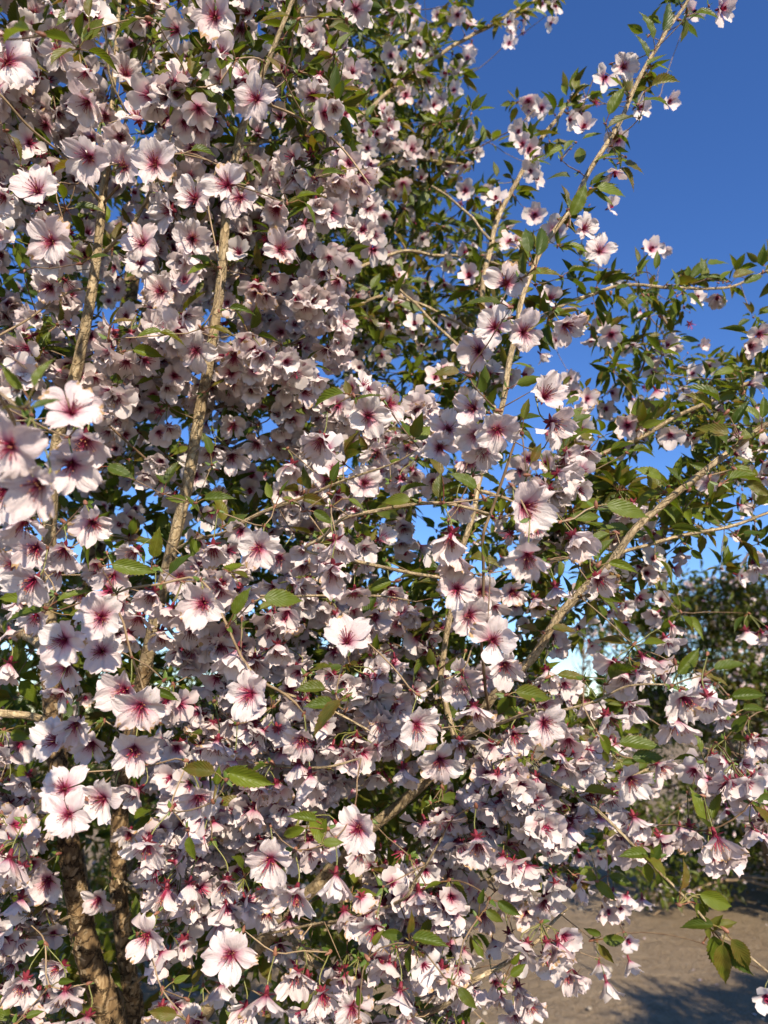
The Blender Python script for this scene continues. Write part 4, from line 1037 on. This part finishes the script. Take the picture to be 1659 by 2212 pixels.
r = np.random.default_rng(61)                     # hedge closing the far edge
hr = bpy.data.objects.new('hedge', None); COL.objects.link(hr); hr.location = (5, 53, 0)
tag(hr, 'long uneven green hedge closing the far edge of the bare dirt', 'hedge')
m = 9000
hx = r.uniform(-40, 40, m); top_h = 2.5 + .7 * np.sin(hx * .31) + .5 * np.sin(hx * .83 + 1) + .3 * np.sin(hx * 2.1)
T = np.stack([hx, r.normal(0, .7, m), top_h * r.random(m) ** .7], 1)
D = r.normal(0, 1, (m, 3)); D /= np.linalg.norm(D, axis=1)[:, None]
R = leaf_frames(D, r.normal(0, .5, (m, 3)) + [0, -.3, .8])
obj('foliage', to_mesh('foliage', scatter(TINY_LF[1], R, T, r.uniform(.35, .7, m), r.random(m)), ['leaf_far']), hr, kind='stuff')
obj('stems', to_mesh('stems', join([tube([[x, 0, -.05], [x + r.normal(0, .1), 0, .8], [x + r.normal(0, .2), 0, 1.9]], [.07, .05, .02], 5) for x in np.arange(-40, 40.1, 2.0)]), ['trunk']), hr, kind='stuff')

# ------------------------------------------------------------------ bees
pv, pf = np.vstack(PETAL_POLY_V), np.vstack(PETAL_POLY_F)
bvh = BVHTree.FromPolygons([tuple(v) for v in pv.tolist()], [tuple(f) for f in pf.tolist()])

def bee_mesh():
    """head towards +x, back up +z; 12 mm long"""
    xs = np.array([-.0064, -.0060, -.0050, -.0036, -.0020, -.0008, .0000, .0008, .0018, .0028, .0034, .0037, .0042, .0050, .0055, .0057])
    rs = np.array([.0002, .0010, .0018, .0022, .0021, .0016, .0012, .0016, .0020, .0018, .0011, .0009, .0016, .0017, .0011, .0002])
    zz = np.array([-.0006, -.0006, -.0005, -.0003, 0, .0001, .0002, .0004, .0005, .0004, .0002, .0001, 0, 0, -.0001, -.0001])
    X = np.linspace(xs[0], xs[-1], 49)
    g = tube(np.stack([X, X * 0, np.interp(X, xs, zz)], 1), np.interp(X, xs, rs), 14, .3, 0, False)
    cx = g.v[g.f].mean(1)
    mi = np.zeros(len(g.f), int)
    ab = cx[:, 0] < -.0002
    mi[ab & (np.sin(cx[:, 0] / .00135 * 6.283) > .35)] = 1
    mi[(cx[:, 0] > -.0002) & (cx[:, 0] < .0036)] = 2
    mi[(cx[:, 0] > .0040) & (np.abs(cx[:, 1]) > .0009)] = 3
    g.mi = mi
    return g
BEE = bee_mesh()
def wing(sgn):
    n = 8; t = np.linspace(0, 1, n); rows = []
    for q in t:
        wd = .0016 * math.sin(math.pi * min(1, q * .92 + .05)) ** .6
        for e in (-1, 0, 1):
            rows.append((.0012 - .0078 * q + .0006 * e * 0, sgn * (.0012 + .0034 * q) + e * wd, .0021 + .0007 * q + .00015 * abs(e)))
    f = [(b, b + 1, b + 4, b + 3) for i in range(n - 1) for b in (i * 3, i * 3 + 1)]
    return Geo(rows, f)
def leg(sgn, x, fx):
    p = np.array([[x, sgn * .0012, -.0008], [x + fx * .0012, sgn * .0030, .0002], [x + fx * .0024, sgn * .0040, -.0020], [x + fx * .0036, sgn * .0048, -.0024]])
    return tube(p, [.00032, .00026, .0002, .00012], 5)
def bee(label, x, y, head_px, depth_guess):
    # the petal nearest the traced spot that turns its face to the open
    best_ = None
    for dx in range(-36, 37, 6):
        for dy in range(-36, 37, 6):
            d = Vector(unit(P(x + dx, y + dy, 1.0) - CAM))
            hit, nrm, _, dist = bvh.ray_cast(Vector(CAM), d)
            if hit is None: continue
            q = math.hypot(dx, dy) / 60 + abs(dist - depth_guess * 1.05) * 8 - abs(nrm.dot(d)) * .5 - abs(float(nrm.dot(Vector(to_sun)))) * .5
            if best_ is None or q < best_[0]: best_ = (q, hit, nrm, d)
    _, hit, nrm, d = best_
    n = np.array(nrm); n = n if n @ np.array(d) < 0 else -n
    hd = camvec(head_px[0], head_px[1], 0); hd = unit(hd - n * (hd @ n)); yv = cross(n, hd)
    R = np.stack([hd, yv, n], 1)
    rt = obj('bee', to_mesh('bee', BEE, ['bee_dark', 'bee_band', 'bee_fur', 'bee_eye']), None, mat4(R, np.array(hit) + n * .0023, 1.15))
    tag(rt, label, 'bee')
    for s_ in (-1, 1):
        obj('wing', to_mesh('wing', wing(s_), ['bee_wing']), rt)
        for x_, f_ in ((.0026, 1), (.0016, .2), (.0006, -1)): obj('leg', to_mesh('leg', leg(s_, x_, f_), ['bee_dark']), rt)
        obj('antenna', to_mesh('antenna', tube([[.0052, s_ * .0004, .0008], [.0064, s_ * .0009, .0012], [.0078, s_ * .0013, .0008]], [.00014, .00012, .0001], 4), ['bee_dark']), rt)
bee('striped bee on a drooping flower beside the slanting tan branch', 1318, 1250, (1, .45), .72)
bee('dark bee on a flower beside the flaking trunk, near a bare twig', 48, 1978, (1, -.25), .72)
bee('bee half hidden under a petal just above the slanting branch', 1232, 1294, (-1, .1), .74)
print('flowers', len(flowers), 'leaves', len(lfs), 'spurs', len(spurs), 'objects', len(bpy.data.objects), 'tris', sum(len(o.data.polygons) * 2 for o in bpy.data.objects if o.type == 'MESH'))
